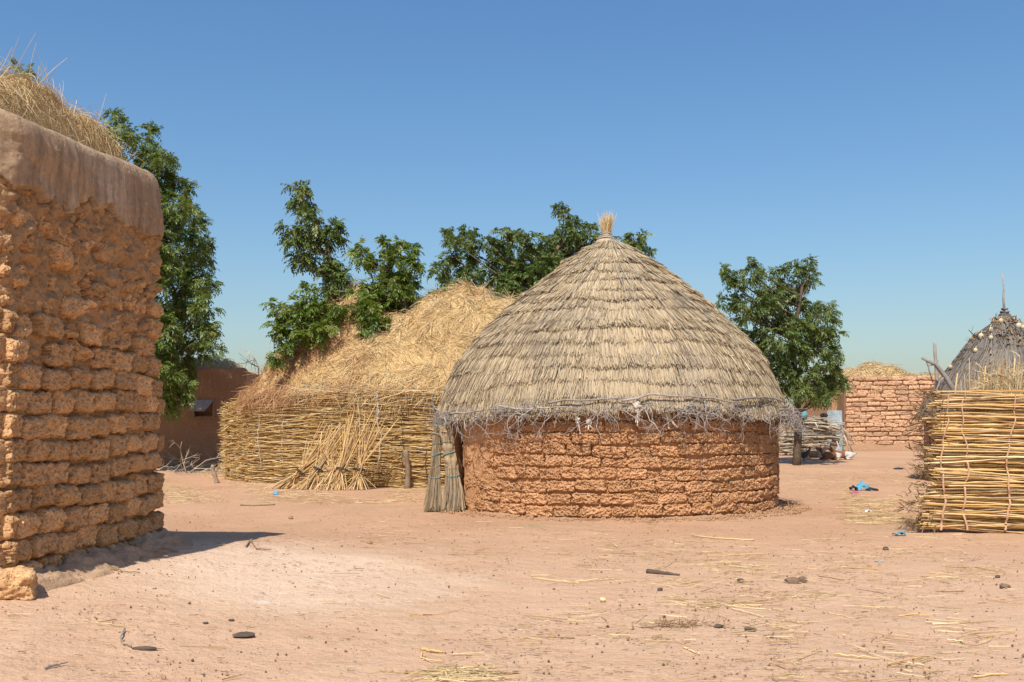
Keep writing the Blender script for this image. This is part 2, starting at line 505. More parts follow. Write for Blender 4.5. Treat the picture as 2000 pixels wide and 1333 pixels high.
def ground_mat():
    m = NT('sandy_ground')
    pos = m.n('NewGeometry').outputs['Position']
    sx = m.n('SeparateXYZ', Vector=pos)
    X, Y = sx.outputs[0], sx.outputs[1]
    big = m.noise(pos, 0.35, 6, 0.6, 0.4)
    mid = m.noise(pos, 1.7, 6, 0.62)
    fin = m.noise(pos, 26, 6, 0.7)
    red = (0.555, 0.330, 0.198); red2 = (0.48, 0.275, 0.158); pale = (0.72, 0.530, 0.375); mid_c = (0.625, 0.410, 0.262)
    col = m.ramp(big, [(0.32, red2), (0.60, red)])
    # dustier, paler trodden earth of the near yard
    nearm = m.math('MULTIPLY', m.n('MapRange', {'interpolation_type': 'SMOOTHSTEP'}, Value=Y, From_Min=15.0, From_Max=8.0).outputs[0],
                   m.ramp(mid, [(0.22, (0.35, .35, .35)), (0.62, (1, 1, 1))]))
    col = m.mix(m.math('MULTIPLY', nearm, 0.9), col, mid_c)
    # whitish dust apron in front of the left house
    dx = m.math('MULTIPLY', m.math('ADD', X, 2.2), 0.52)
    dy = m.math('MULTIPLY', m.math('ADD', Y, -9.3), 0.42)
    rr = m.math('SQRT', m.math('ADD', m.math('MULTIPLY', dx, dx), m.math('MULTIPLY', dy, dy)))
    rr = m.math('ADD', rr, m.math('MULTIPLY_ADD', m.noise(pos, 0.9, 6, 0.65), 1.3, -0.65))
    ap = m.ramp(rr, [(0.35, (1, 1, 1)), (1.05, (0, 0, 0))])
    col = m.mix(m.math('MULTIPLY', ap, 0.8), col, pale)
    mp = m.n('Mapping', Vector=pos, Scale=(1.0, 2.6, 1.0), Rotation=(0, 0, 0.25)).outputs[0]
    cr = m.ramp(m.noise(mp, 1.5, 8, 0.72), [(0.60, (0, 0, 0)), (0.66, (1, 1, 1))])
    col = m.mix(m.math('MULTIPLY', m.math('MULTIPLY', cr, ap), 0.75), col, (0.76, 0.62, 0.49))
    # chaff-stained earth
    ch = m.ramp(m.noise(pos, 0.55, 7, 0.7, 0.6), [(0.52, (0, 0, 0)), (0.66, (1, 1, 1))])
    far = m.n('MapRange', Value=Y, From_Min=9.0, From_Max=15.0).outputs[0]
    col = m.mix(m.math('MULTIPLY', m.math('MULTIPLY', ch, 0.55), far), col, (0.42, 0.29, 0.165))
    # grains and specks
    col = m.mix(0.45, col, m.ramp(fin, [(0.28, (0.66, 0.62, 0.60)), (0.60, (1, 1, 1))]), 'MULTIPLY')
    sp = m.n('TexVoronoi', Vector=pos, Scale=21.0, Randomness=1.0)
    spm = m.math('LESS_THAN', sp.outputs['Distance'], 0.13)
    pick = m.math('GREATER_THAN', m.n('SeparateColor', Color=sp.outputs['Color']).outputs[0], 0.60)
    col = m.mix(m.math('MULTIPLY', m.math('MULTIPLY', spm, pick), 0.7), col, (0.20, 0.115, 0.07))
    h = m.math('ADD', m.math('MULTIPLY', mid, 2.2), m.math('MULTIPLY', fin, 0.55))
    h = m.math('ADD', h, m.math('MULTIPLY', m.noise(pos, 7.0, 5, 0.65), 0.9))
    nb = m.n('Bump', Strength=0.75, Distance=0.05, Height=h).outputs[0]
    return m.done(col, 0.97, nb, 0.04)
MAT['ground'] = ground_mat()

# ------------------------------------------------------------------ ground
def ground():
    def axis(lo, hi, step, far, g=1.22):
        a = list(np.arange(lo, hi, step))
        d = step; x = a[-1]
        while x < far: d *= g; x += d; a.append(x)
        d = step; x = a[0]; b = []
        while x > -far: d *= g; x -= d; b.append(x)
        return np.array(b[::-1] + a)
    xs = axis(-6.0, 8.5, 0.10, 2200); ys = axis(4.0, 20.0, 0.10, 2200)
    X, Y = np.meshgrid(xs, ys, indexing='ij')
    Z = gz(X, Y)
    near = (1 - sstep(16, 24, np.hypot(X, Y)))
    Z = Z + near * (0.007 * fbm(np.stack([X * 4, Y * 4, 0 * X], -1), 3, 9) - 0.010 * sstep(.35, .6, vnoise(np.stack([X * 3.1, Y * 2.2, 0 * X], -1), 12)))
    V = np.stack([X, Y, Z], -1).reshape(-1, 3)
    o = new_obj('ground', mesh_np('ground', V, grid_faces(len(xs), len(ys)), True), MAT['ground'])
    tag(o, 'bare reddish sandy earth of the village yard', None, None, 'structure')
ground()

# ------------------------------------------------------------------ bricks
def brick_mesh(name, L, D, H, r, amp, pit, seed, nx=30, nz=16, mat=None):
    """rough mud block: front at -y, centred in x and z, back at y=+D/2 left open"""
    g = Geo()
    ny = 6
    def face(axis, sgn, na, nb):
        a = np.linspace(-1, 1, na); b = np.linspace(-1, 1, nb)
        A, B = np.meshgrid(a, b, indexing='ij')
        C = np.full_like(A, sgn)
        o = {'x': (C, A, B), 'y': (A, C, B), 'z': (A, B, C)}[axis]
        V = np.stack(o, -1).reshape(-1, 3)
        F = grid_faces(na, nb)
        flip = (axis == 'x' and sgn < 0) or (axis == 'y' and sgn > 0) or (axis == 'z' and sgn < 0)
        g.add(V, F[:, ::-1] if flip else F)
    face('y', -1, nx, nz); face('x', -1, ny, nz); face('x', 1, ny, nz); face('z', -1, nx, ny); face('z', 1, nx, ny)
    V, F = g.get()
    h = np.array([L, D, H]) / 2
    P = V * h
    Q = np.clip(P, -(h - r), h - r)
    d = unit(P - Q + 1e-9)
    P = Q + d * r
    S = P + seed * 13.7
    disp = amp * fbm(S * np.array([9, 9, 14]), 3, seed) + pit * fbm(S * 48, 2, seed + 5)
    crater = sstep(0.30, 0.52, vnoise(S * 36, seed + 9)) + 0.7 * sstep(0.42, 0.6, vnoise(S * 70, seed + 10))
    disp -= crater * pit * 1.7
    P = P + d * disp[:, None]
    P[:, 0] += 0.02 * vnoise(np.stack([P[:, 2] * 12, P[:, 0] * 3, P[:, 0] * 0 + seed], -1), seed)
    me = mesh_np(name, P, F, True)
    bm = bmesh.new(); bm.from_mesh(me)
    bmesh.ops.remove_doubles(bm, verts=bm.verts, dist=0.0008)
    bm.to_mesh(me); bm.free()
    me.polygons.foreach_set('use_smooth', [True] * len(me.polygons))
    me.materials.append(mat)
    return me

# ------------------------------------------------------------------ left house
def left_house():
    u3 = np.array([HU[0], HU[1], 0]); n3 = np.array([HN[0], HN[1], 0]); A3 = np.array([HA[0], HA[1], 0])
    ang = math.atan2(HU[0], HU[1])
    rot_side = R(90) - ang; rot_front = -ang
    t = thing('mud_brick_house', (HA[0] - 2.0, HA[1] + 1.4, 0.4), 'mud brick house with smooth plastered parapet, its shaded side wall filling the left edge', 'house')
    W = 4.6
    # plan path: front face from the far left to the near corner, along the side, round the far corner, along the back
    def pathpt(s, rc):
        # s measured along outline, rounded corners radius rc; returns point and normal
        segs = []
        L1, L2, L3 = W - rc, HLEN - 2 * rc, W - rc
        q = math.pi / 2 * rc
        s = np.asarray(s, float)
        P = np.zeros(s.shape + (2,)); N = np.zeros(s.shape + (2,))
        c1 = HA - HN * rc + HU * rc          # near corner arc centre
        c2 = HA - HN * rc + HU * (HLEN - rc)
        m = s < L1
        P[m] = (HA - HN * W) + HN * s[m][:, None]; N[m] = -HU
        m = (s >= L1) & (s < L1 + q); a = (s[m] - L1) / max(rc, 1e-6)
        nn = -HU * np.cos(a)[:, None] + HN * np.sin(a)[:, None]; P[m] = c1 + nn * rc; N[m] = nn
        m = (s >= L1 + q) & (s < L1 + q + L2)
        P[m] = HA + HU * rc + HU * (s[m] - L1 - q)[:, None]; N[m] = HN
        m = (s >= L1 + q + L2) & (s < L1 + 2 * q + L2); a = (s[m] - L1 - q - L2) / max(rc, 1e-6)
        nn = HN * np.cos(a)[:, None] + HU * np.sin(a)[:, None]; P[m] = c2 + nn * rc; N[m] = nn
        m = s >= L1 + 2 * q + L2
        P[m] = HA + HU * HLEN - HN * rc - HN * (s[m] - L1 - 2 * q - L2)[:, None]; N[m] = HU
        return P, N, L1, q, L2, L3
    tot = lambda rc: (W - rc) * 2 + HLEN - 2 * rc + math.pi * rc
    # wall core
    rc = 0.10
    s = np.concatenate([np.linspace(0, W - 1.6, 6)[:-1], np.linspace(W - 1.6, W + HLEN + 0.4, 260), np.linspace(W + HLEN + 0.4, tot(rc) - 1e-4, 8)[1:]])
    z = np.linspace(0.0, 3.75, 200)
    P, N, *_ = pathpt(s, rc)
    PP = P[:, None]; Zz = np.broadcast_to(z[None], (len(s), len(z)))
    base = np.stack([np.broadcast_to(P[:, None, 0], Zz.shape), np.broadcast_to(P[:, None, 1], Zz.shape), Zz], -1)
    up = sstep(2.2, 3.0, Zz)
    off = -0.050 + 0.045 * up + (0.045 + 0.02 * up) * fbm(base * 6, 3, 21) + (0.026 + 0.018 * up) * fbm(base * 17, 3, 22)
    off = off - 0.12 * sstep(3.40, 3.55, Zz)
    V = base.copy(); V[..., :2] += N[:, None] * off[..., None]
    part('wall', V.reshape(-1, 3), grid_faces(len(s), len(z)), MAT['mortar_left'], t, True)
    # back closing wall and roof slab
    b0 = HA - HN * W; b1 = b0 + HU * HLEN
    g = Geo()
    g.add([(*b0, 0.1), (*b1, 0.1), (*b1, 3.9), (*b0, 3.9)], [(0, 1, 2, 3)])
    part('rear_wall', *g.get(), MAT['mortar_left'], t)
    r0 = HA - HN * (W - .02) + HU * .1; r1 = HA - HN * .15 + HU * .1; r2 = HA - HN * .15 + HU * (HLEN - .1); r3 = HA - HN * (W - .02) + HU * (HLEN - .1)
    g = Geo(); g.add([(*r0, 3.7), (*r1, 3.7), (*r2, 3.78), (*r3, 3.78)], [(0, 1, 2, 3)])
    part('flat_roof', *g.get(), MAT['plaster_left'], t)
    # plaster parapet: bulges over the blocks, ragged lower edge, rounded top
    rc = 0.22
    s = np.concatenate([np.linspace(0, W - 1.2, 8)[:-1], np.arange(W - 1.2, W + HLEN + 0.2, 0.018), np.linspace(W + HLEN + 0.2, tot(rc) - 1e-4, 12)[1:]])
    P, N, L1, q, L2, L3 = pathpt(s, rc)
    frac = np.clip((s - L1 - q) / L2, 0, 1)
    S3 = np.stack([s * 1.0, s * 0, s * 0], -1)
    ztop = 3.90 + 0.19 * frac + 0.035 * fbm(S3 * 1.3, 3, 31)
    ztop = ztop + 0.10 * np.exp(-((s - L1) / 0.16) ** 2)
    zlow = 3.33 + 0.08 * frac + 0.055 * fbm(S3 * 2.2, 3, 39) + 0.06 * fbm(S3 * 8, 3, 34) - 0.03 * sstep(0.6, 0.9, frac)
    zg = np.arange(2.80, 3.70, 0.018)
    rows = []
    for zz in zg:
        zn = np.full_like(s, zz)
        B = np.stack([P[:, 0], P[:, 1], zn], -1)
        edge = zz - zlow + 0.05 * fbm(B * 11, 3, 37)
        mk = sstep(-0.012, 0.012, edge)
        bul = 0.050 + 0.014 * np.sin(np.clip((zz - zlow) / 0.55, 0, 1) * math.pi) + 0.024 * fbm(B * 3.5, 3, 35) + 0.009 * fbm(B * 16, 3, 36)
        o = -0.12 + mk * (0.12 + bul + 0.022)
        rows.append(np.concatenate([P + N * o[:, None], zn[:, None]], 1))
    th = 0.34; nr = 14
    for k in range(1, nr + 1):
        a = math.pi * k / nr
        ce = -th / 2 + 0.06
        o = ce + (th / 2 + 0.02) * math.cos(a)
        o = o + 0.012 * fbm(np.stack([P[:, 0] * 5, P[:, 1] * 5, s * 0 + k * .3], -1), 2, 38)
        zn = 3.70 + (ztop - 3.70) * math.sin(a) ** 0.6 if a <= math.pi / 2 else 3.68 + (ztop - 3.68) * max(math.sin(a), 0) ** 0.8
        rows.append(np.concatenate([P + N * o[:, None], np.broadcast_to(zn, s.shape)[:, None]], 1))
    V = np.stack(rows, 1)
    part('parapet', V.reshape(-1, 3), grid_faces(len(s), len(rows)), MAT['plaster_left'], t, True)
    # blocks
    reg = [brick_mesh('brick', 0.35, 0.28, 0.192, 0.052, 0.017, 0.0105, k, nx=56, nz=32, mat=MAT['brick_left']) for k in range(10)]
    rub = [brick_mesh('brick', 0.26, 0.24, 0.165, 0.06, 0.045, 0.014, 50 + k, nx=48, nz=32, mat=MAT['brick_left']) for k in range(8)]
    rn = random.Random(3)
    for i in range(17):
        z = 0.325 + i * 0.196
        rough = max(0.0, min(1.0, (z - 1.95) / 0.8))
        if z > 3.42: break
        a = -0.02 + (0.0 if i % 2 else -0.17) + rn.uniform(-.03, .03)
        while a < HLEN + 0.02:
            wob = rn.uniform(0.30, 0.41) if rough < 0.5 else rn.uniform(0.20, 0.36)
            L = min(wob, HLEN + 0.02 - a)
            if L > 0.1:
                use_r = rn.random() < rough * 0.85
                src = rn.choice(rub if use_r else reg)
                l0 = 0.26 if use_r else 0.35
                out = 0.040 + rn.uniform(-.016, .016) - 0.14 + (rn.uniform(-.06, .0) if use_r else 0) - 0.03 * max(0.0, min(1.0, (z - 2.9) / .3))
                lo = max(a, 0.0) + (L - max(0.0 - a, 0)) / 2
                Le = L - max(0.0 - a, 0)
                if Le > 0.09:
                    p = A3 + u3 * lo + n3 * out
                    zz = z + rn.uniform(-.016, .016) + (rn.uniform(-.03, .03) if use_r else 0) + 0.022 * math.sin(lo * 2.1 + i * .5)
                    hs = rn.uniform(.93, 1.03)
                    o = new_obj('brick', src, None, t, loc=(p[0], p[1], zz),
                                rot=(rn.uniform(-.09, .09) + (rn.uniform(-.25, .25) if use_r else 0), rn.uniform(-.05, .05) + (rn.uniform(-.25, .25) if use_r else 0), rot_side + rn.uniform(-.06, .06)),
                                scale=(Le / l0 * 0.915, 1, hs * (1 if not use_r else rn.uniform(.9, 1.2))))
            a += L
        # front face, seen as a sliver at the left edge
        a = 0.02 + (0.0 if i % 2 == 0 else -0.17)
        while a < 1.7:
            L = rn.uniform(.31, .40)
            a0 = max(a, 0.0)
            if a + L - a0 > 0.1:
                p = A3 - n3 * ((a0 + a + L) / 2 - 0.0) + (-u3) * (-0.13 + 0.045 + rn.uniform(-.015, .02))
                new_obj('brick', rn.choice(reg if rn.random() > rough else rub), None, t, loc=(p[0], p[1], z + rn.uniform(-.012, .012)),
                        rot=(0, rn.uniform(-.03, .03), rot_front + rn.uniform(-.04, .04)), scale=((a + L - a0) / .35, 1, 1))
            a += L
    # eroded plinth along the foot
    s = np.arange(W - 0.05, W + HLEN + 0.3, 0.022)
    rc = 0.25
    P, N, *_ = pathpt(s, rc)
    K = 26
    rows = []
    for k in range(K):
        f = k / (K - 1)
        B = np.stack([P[:, 0] * 1.0, P[:, 1] * 1.0, 0 * s + f * 0.6], -1)
        width = 0.30 + 0.07 * fbm(np.stack([s * 1.5, 0 * s, 0 * s], -1), 3, 41) + 0.10 * sstep(W + HLEN - 0.5, W + HLEN, s)
        hgt = 0.17 + 0.05 * fbm(np.stack([s * 2.5, 0 * s, 0 * s + 3], -1), 3, 42)
        o = -0.06 + (width + 0.1) * f
        prof = (1 - f) ** 0.55
        lum = 0.055 * fbm(B * np.array([6, 6, 9]), 3, 43) + 0.022 * fbm(B * 20, 2, 44)
        xy = P + N * o[:, None]
        zz = gz(xy[:, 0], xy[:, 1]) - 0.03 + hgt * prof + lum * (1 - f * 0.6)
        rows.append(np.concatenate([xy, zz[:, None]], 1))
    V = np.stack(rows, 1)
    part('plinth', V.reshape(-1, 3), grid_faces(len(s), K), MAT['plinth'], t, True)
    # block lying at the near corner
    me = brick_mesh('mud_block', 0.40, 0.30, 0.22, 0.055, 0.022, 0.008, 91, nx=40, nz=24, mat=MAT['brick_left'])
    g0 = gpt(22, 1172)
    o = new_obj('mud_block', me, None, None, loc=(g0[0] - 0.08, g0[1] + 0.12, g0[2] + 0.09), rot=(0.03, 0.05, 0.35))
    tag(o, 'loose rough mud block lying at the corner of the left house, bottom left', 'brick')
left_house()

# ------------------------------------------------------------------ hay on the left roof
def hay_mound(hfun, x0, x1, y0, y1, n, L, W, seed, mat, base_mat, name, label, base, lift=0.25, grav=0.25, res=0.12, wild=0.05, zmin=-9, K=4, flow=1.0, aspread=.8):
    xs = np.arange(x0, x1, res); ys = np.arange(y0, y1, res)
    X, Y = np.meshgrid(xs, ys, indexing='ij')
    Z = hfun(X, Y)
    t = thing(name, base, label, 'hay')
    V = np.stack([X, Y, Z - 0.03], -1).reshape(-1, 3)
    F = grid_faces(len(xs), len(ys))
    keep = (V[F][:, :, 2].min(1) > zmin - .3)
    part('core', V, F[keep], base_mat, t, True)
    m = int(n * 1.6)
    px = rng.uniform(x0, x1, m); py = rng.uniform(y0, y1, m)
    e = 0.05
    h0 = hfun(px, py)
    gx = (hfun(px + e, py) - h0) / e; gy = (hfun(px, py + e) - h0) / e
    area = np.sqrt(1 + gx ** 2 + gy ** 2)
    ok = (h0 > zmin) & (area < 6) & (rng.random(m) < area / 3.0)
    px, py, h0, gx, gy = px[ok], py[ok], h0[ok], gx[ok], gy[ok]
    N = unit(np.stack([-gx, -gy, np.ones_like(gx)], -1))
    Pn = np.stack([px, py, h0], -1)
    a = 2.6 * fbm(Pn * np.array([.8, .8, 1.2]), 2, seed) + rng.normal(0, aspread, len(px))
    down = np.stack([gx, gy, gx ** 2 + gy ** 2], -1) * -1 * flow + np.stack([0 * px, 0 * px - .25, 0 * px], -1)
    down = unit(down - N * (down * N).sum(-1, keepdims=True))
    side = np.cross(N, down)
    d = down * np.cos(a)[:, None] + side * np.sin(a)[:, None]
    up = np.abs(rng.normal(0, lift, len(px)))
    w = rng.random(len(px)) < wild
    up[w] += rng.uniform(0.3, 1.2, w.sum())
    d = unit(d + N * up[:, None])
    ll = L * rng.uniform(0.5, 1.5, len(px))
    bend = rng.normal(0, 0.16, (len(px), 3)) - N * (up * 0.6)[:, None] + np.array([0, 0, -grav])
    C = curves(Pn - N * 0.02, d, ll, bend, K)
    V, F = ribbons(C, W * rng.uniform(0.6, 1.4, len(px)))
    part('straw', V, F, mat, t, False, 'stuff')
    return t

def left_hay():
    def h(x, y):
        rx, ry = x - HA[0], y - HA[1]
        a = rx * HU[0] + ry * HU[1]; b = -(rx * HN[0] + ry * HN[1])
        crest = np.interp(a, [-0.1, 0.2, 0.6, 1.1, 1.4, 1.7, 2.0, 2.5, 2.9], [3.9, 4.12, 4.24, 4.42, 4.50, 4.48, 4.46, 4.48, 4.2])
        e = sstep(0.14, 0.45, b) * (1 - sstep(2.70, 2.92, a)) * (1 - 0.3 * sstep(2.5, 4.3, b))
        P = np.stack([x, y, 0 * x], -1)
        return 3.66 - 0.3 * (1 - sstep(0.08, 0.16, b)) + (crest - 3.66) * e * (0.55 + 0.45 * sstep(-0.05, 0.3, a)) + e * (0.07 * fbm(P * 2.6, 3, 51))
    t = hay_mound(h, -8.2, -3.6, 7.5, 10.25, 30000, 0.26, 0.0026, 52, MAT['hay_pale'], MAT['hay_base'], 'hay_pile',
              'pale dry grass heaped on the flat roof of the left mud brick house', (-5.6, 8.8, 3.75), lift=0.3, grav=0.2, res=0.06, wild=0.12, K=5, zmin=3.82, aspread=1.1)
    # stiff bare stems poking out of it
    n = 26
    a = rng.uniform(0.1, 2.4, n); b = rng.uniform(0.25, 1.2, n)
    xy = HA + HU * a[:, None] - HN * b[:, None]
    root = np.concatenate([xy, h(xy[:, 0], xy[:, 1])[:, None] - 0.05], 1)
    d = unit(np.stack([rng.normal(0.12, .35, n), rng.normal(0, .35, n), np.ones(n)], -1))
    C = curves(root, d, rng.uniform(.2, .5, n), rng.normal(0, .1, (n, 3)), 5)
    V, F = prisms(C, np.full(n, .0035), 4, .4)
    part('stem', V, F, MAT['hay_pale'], t, False, 'stuff')
left_hay()

# ------------------------------------------------------------------ the round hut
HC = np.array([(1190 - 1000) / FPX * 18.9, 18.9]); HR = 3.05
PROF_Z = np.array([5.00, 4.85, 4.62, 4.39, 3.97, 3.70, 3.30, 2.97, 2.60, 2.23, 1.90, 1.74, 1.58])
PROF_R = np.array([0.15, 0.38, 0.71, 1.04, 1.55, 1.87, 2.30, 2.62, 2.88, 3.06, 3.18, 3.22, 3.26])
PROF_S = np.concatenate([[0], np.cumsum(np.hypot(np.diff(PROF_Z), np.diff(PROF_R)))])

def cyl(th, r, z, c=HC):
    return np.stack([c[0] + r * np.sin(th), c[1] - r * np.cos(th), np.broadcast_to(z, np.shape(th))], -1)

def thatch_roof(parent, c, pz, pr, ntier, per_m, wid, L, mat, seed, eave=lambda th: 0 * th, sub=None, lift=0.045, one=False):
    ps = np.concatenate([[0], np.cumsum(np.hypot(np.diff(pz), np.diff(pr)))])
    tot = ps[-1]
    edges = np.linspace(0.10, 1.0, ntier) ** 0.95 * tot
    for j, se in enumerate(edges):
        r_e = float(np.interp(se, ps, pr))
        n = int(2 * math.pi * r_e * per_m) + 60
        th = rng.uniform(-math.pi, math.pi, n)
        c2 = np.stack([np.cos(th) * r_e, np.sin(th) * r_e, 0 * th + j * 3.1], -1)
        ncl = max(24, int(2 * math.pi * r_e / 0.028))
        cid = ((th + math.pi) / (2 * math.pi) * ncl).astype(int) % ncl
        c_end = rng.normal(0, 0.020, ncl)[cid]; c_up = rng.uniform(.55, 1.0, ncl)[cid]; c_dir = rng.normal(0, .022, ncl)[cid]
        wav = (0.08 * fbm(c2 * 0.8, 3, seed + j) + 0.05 * fbm(c2 * 3, 2, seed + 40 + j)) * (0.4 if j == ntier - 1 else 1.0)
        end = se + wav + c_end + rng.normal(0, 0.018, n) - np.abs(rng.normal(0, 0.03, n))
        ln = L * rng.uniform(0.75, 1.15, n) * (0.6 if j == 0 else 1)
        st = np.maximum(end - ln, 0.0)
        K = 3
        t = np.linspace(0, 1, K)[None]
        ss = st[:, None] + (end - st)[:, None] * t
        rr = np.interp(ss, ps, pr); zz = np.interp(ss, ps, pz)
        over = np.maximum(ss - tot, 0)
        zz = zz - over * 0.85; rr = rr + over * 0.4
        zz = zz + eave(th)[:, None] * sstep(0.75 * tot, tot, ss)
        up = (rng.uniform(0.30, 1, n) * c_up * (.75 + .5 * fbm(c2 * 1.3, 2, seed + 120)))[:, None] * lift * t ** 1.3 + 0.010
        k = 0.66
        rr = rr + up * k; zz = zz + up * k
        dth = (rng.normal(0, 0.035, n) + c_dir + 0.05 * fbm(c2 * 1.7, 2, seed + 80))[:, None] * t * ln[:, None] / np.maximum(rr, .3) * 3.0
        C = cyl(th[:, None] + dth, rr, zz, c)
        nrm = np.stack([np.sin(th) * .7, -np.cos(th) * .7, .7 + 0 * th], -1) + rng.normal(0, .45, (n, 3))
        V, F = ribbons(C, wid * rng.uniform(0.5, 1.35, n), nrm, 0.85)
        o = part('thatch_layer', V, F, mat, parent if sub is None else sub, False, 'stuff')
    return ps

def round_hut():
    t = thing('round_hut', (HC[0], HC[1], 0), 'large round mud brick hut with wide conical grass thatch roof in the centre', 'hut')
    th0, th1 = R(-60.5), R(360 - 79)
    # wall core with thickness, door gap on the left
    th = np.concatenate([np.linspace(th0, R(95), 260), np.linspace(R(95), th1, 60)[1:]])
    z = np.linspace(-0.12, 1.80, 60)
    TH, Zg = np.meshgrid(th, z, indexing='ij')
    B = cyl(TH, HR, Zg); 
    ro = HR - 0.004 + 0.020 * fbm(B * 5, 3, 61) + 0.014 * fbm(B * 16, 3, 62)
    outer = cyl(TH, ro, Zg)
    inner = cyl(TH, HR - 0.30 + 0 * TH, Zg)
    nz = len(z)
    V = np.concatenate([outer.reshape(-1, 3), inner.reshape(-1, 3)])
    F = [grid_faces(len(th), nz), grid_faces(len(th), nz)[:, ::-1] + len(th) * nz]
    off = len(th) * nz
    j = np.arange(nz - 1)
    F.append(np.stack([j, j + 1, off + j + 1, off + j], -1))
    e = (len(th) - 1) * nz
    F.append(np.stack([e + j + 1, e + j, off + e + j, off + e + j + 1], -1))
    part('wall', V, np.concatenate(F), MAT['mortar_hut'], t, True)
    # blocks, front and flanks
    reg = [brick_mesh('brick', 0.46, 0.24, 0.188, 0.030, 0.018, 0.012, 100 + k, nx=60, nz=28, mat=MAT['brick_hut']) for k in range(12)]
    rn = random.Random(11)
    for i in range(8):
        zc = 0.115 + i * 0.196
        a = R(-60.3) + (0.02 if i % 2 else 0.075)
        if i % 2 == 0: a -= 0.06
        end = R(118)
        while a < end:
            L = rn.uniform(0.37, 0.55)
            da = L / HR
            am = a + da / 2
            # mud smeared over the left half makes the blocks stand out less there
            smear = float(sstep(R(-22), R(-50), am))
            out = 0.040 - 0.115 + rn.uniform(-.014, .014) - 0.022 * smear
            zz = zc + rn.uniform(-.016, .016) + 0.022 * math.sin(am * 5 + i * .9) - 0.02 * float(sstep(-.2, 1.2, am)) * (i - 2) / 5
            p = cyl(np.array(am), HR + out, zz)
            if am - da / 2 > th0 - 0.005:
                new_obj('brick', rn.choice(reg), None, t, loc=tuple(p), rot=(rn.uniform(-.05, .05), rn.uniform(-.045, .045), am + rn.uniform(-.04, .04)),
                        scale=(L / 0.46 * rn.uniform(.94, 1.0), 1, rn.uniform(.90, 1.02)))
            a += da
    # plaster left on the door side
    th = np.linspace(th0 - 0.004, R(-8), 150); z = np.linspace(-0.02, 1.72, 90)
    TH, Zg = np.meshgrid(th, z, indexing='ij'); B = cyl(TH, HR, Zg)
    low = 0.72 + 1.0 * (TH - th0) / R(30) + 0.22 * fbm(B * 1.6, 3, 65) + 0.12 * fbm(B * 6, 3, 66)
    low2 = 0.05 + 2.3 * np.maximum((TH - th0) / R(30) - 0.10, 0) + 0.35 * fbm(B * 2.1, 3, 69)
    mk = np.maximum(sstep(-0.05, 0.07, Zg - low), 0.78 * sstep(-0.12, 0.12, Zg - low2))
    ro = HR - 0.07 + mk * 0.122 + 0.006 * fbm(B * 7, 3, 67) * mk + 0.008 * fbm(B * 22, 3, 68) * mk
    part('plaster', cyl(TH, ro, Zg).reshape(-1, 3), grid_faces(len(th), len(z)), MAT['plaster_hut'], t, True)
    # crumbled mud along the foot
    th = np.linspace(R(-60), R(115), 420); K = 10
    rows = []
    for k in range(K):
        f = k / (K - 1)
        wv = 0.13 + 0.06 * fbm(np.stack([th * 6, 0 * th, 0 * th], -1), 3, 71)
        r = HR - 0.02 + wv * f * 1.2
        p = cyl(th, r, 0 * th)
        p[:, 2] = gz(p[:, 0], p[:, 1]) - 0.015 + (0.055 + 0.03 * fbm(np.stack([th * 14, 0 * th, 0 * th], -1), 3, 72)) * (1 - f) ** 1.2 + 0.018 * fbm(p * 12, 3, 73) * (1 - f)
        rows.append(p)
    part('earth_footing', np.stack(rows, 1).reshape(-1, 3), grid_faces(len(th), K), MAT['clod'], t, True)
    n = 2600
    a = rng.uniform(R(-62), R(115), n); rr = HR + .06 + .55 * rng.random(n) ** 2.2
    p = cyl(a, rr, 0 * a); sz = .006 + .028 * rng.random(n) ** 4
    p[:, 2] = gz(p[:, 0], p[:, 1]) + sz * .3
    O = np.array([(1, 0, 0), (-1, 0, 0), (0, 1, 0), (0, -1, 0), (0, 0, 1), (0, 0, -1)], float)
    V = O[None] * sz[:, None, None] * rng.uniform(.6, 1.4, (n, 6, 1)) + p[:, None]
    T = np.array([(0, 2, 4), (2, 1, 4), (1, 3, 4), (3, 0, 4), (2, 0, 5), (1, 2, 5), (3, 1, 5), (0, 3, 5)])
    part('fallen_crumbs', V.reshape(-1, 3), ((np.arange(n) * 6)[:, None, None] + T[None]).reshape(-1, 3), MAT['clod'], t, True, 'stuff')
    # roof
    ev = lambda th: 0.05 * np.cos(th) + 0.035 * np.sin(3 * th + 1) + 0.02 * np.sin(7 * th) - 0.05 * np.exp(-((th + 0.95) / 0.25) ** 2)
    th = np.linspace(-math.pi, math.pi, 97)[:-1]
    zz = np.concatenate([PROF_Z[:-2], [1.80]]); rr = np.concatenate([PROF_R[:-2], [3.17]])
    V = cyl(th[:, None] + 0 * zz[None], rr[None] + 0 * th[:, None], np.broadcast_to(zz[None], (96, len(zz))))
    V2 = V.copy(); V2[..., 2] -= 0.09
    nV = V.reshape(-1, 3)
    Fb = grid_faces(96, len(zz), True)
    rim = np.arange(96) * len(zz) + len(zz) - 1; rim2 = np.roll(rim, -1)
    Frim = np.stack([rim, rim2, rim2 + len(nV), rim + len(nV)], -1)
    roof = part('roof', np.concatenate([nV, V2.reshape(-1, 3)]), np.concatenate([Fb, Fb[:, ::-1] + len(nV), Frim]), MAT['thatch_base'], t, True)
    thatch_roof(roof, HC, PROF_Z, PROF_R, 16, 330, 0.0052, 0.46, MAT['thatch'], 81, ev, lift=.105)
    # ragged hanging fringe under the eave
    n = 3000
    th = rng.uniform(-math.pi, math.pi, n)
    base = cyl(th, 3.22 + rng.uniform(-.12, .06, n), 1.68 + ev(th) + rng.uniform(-.04, .06, n))
    d = unit(np.stack([np.sin(th) * .35, -np.cos(th) * .35, -np.ones(n)], -1) + rng.normal(0, .22, (n, 3)))
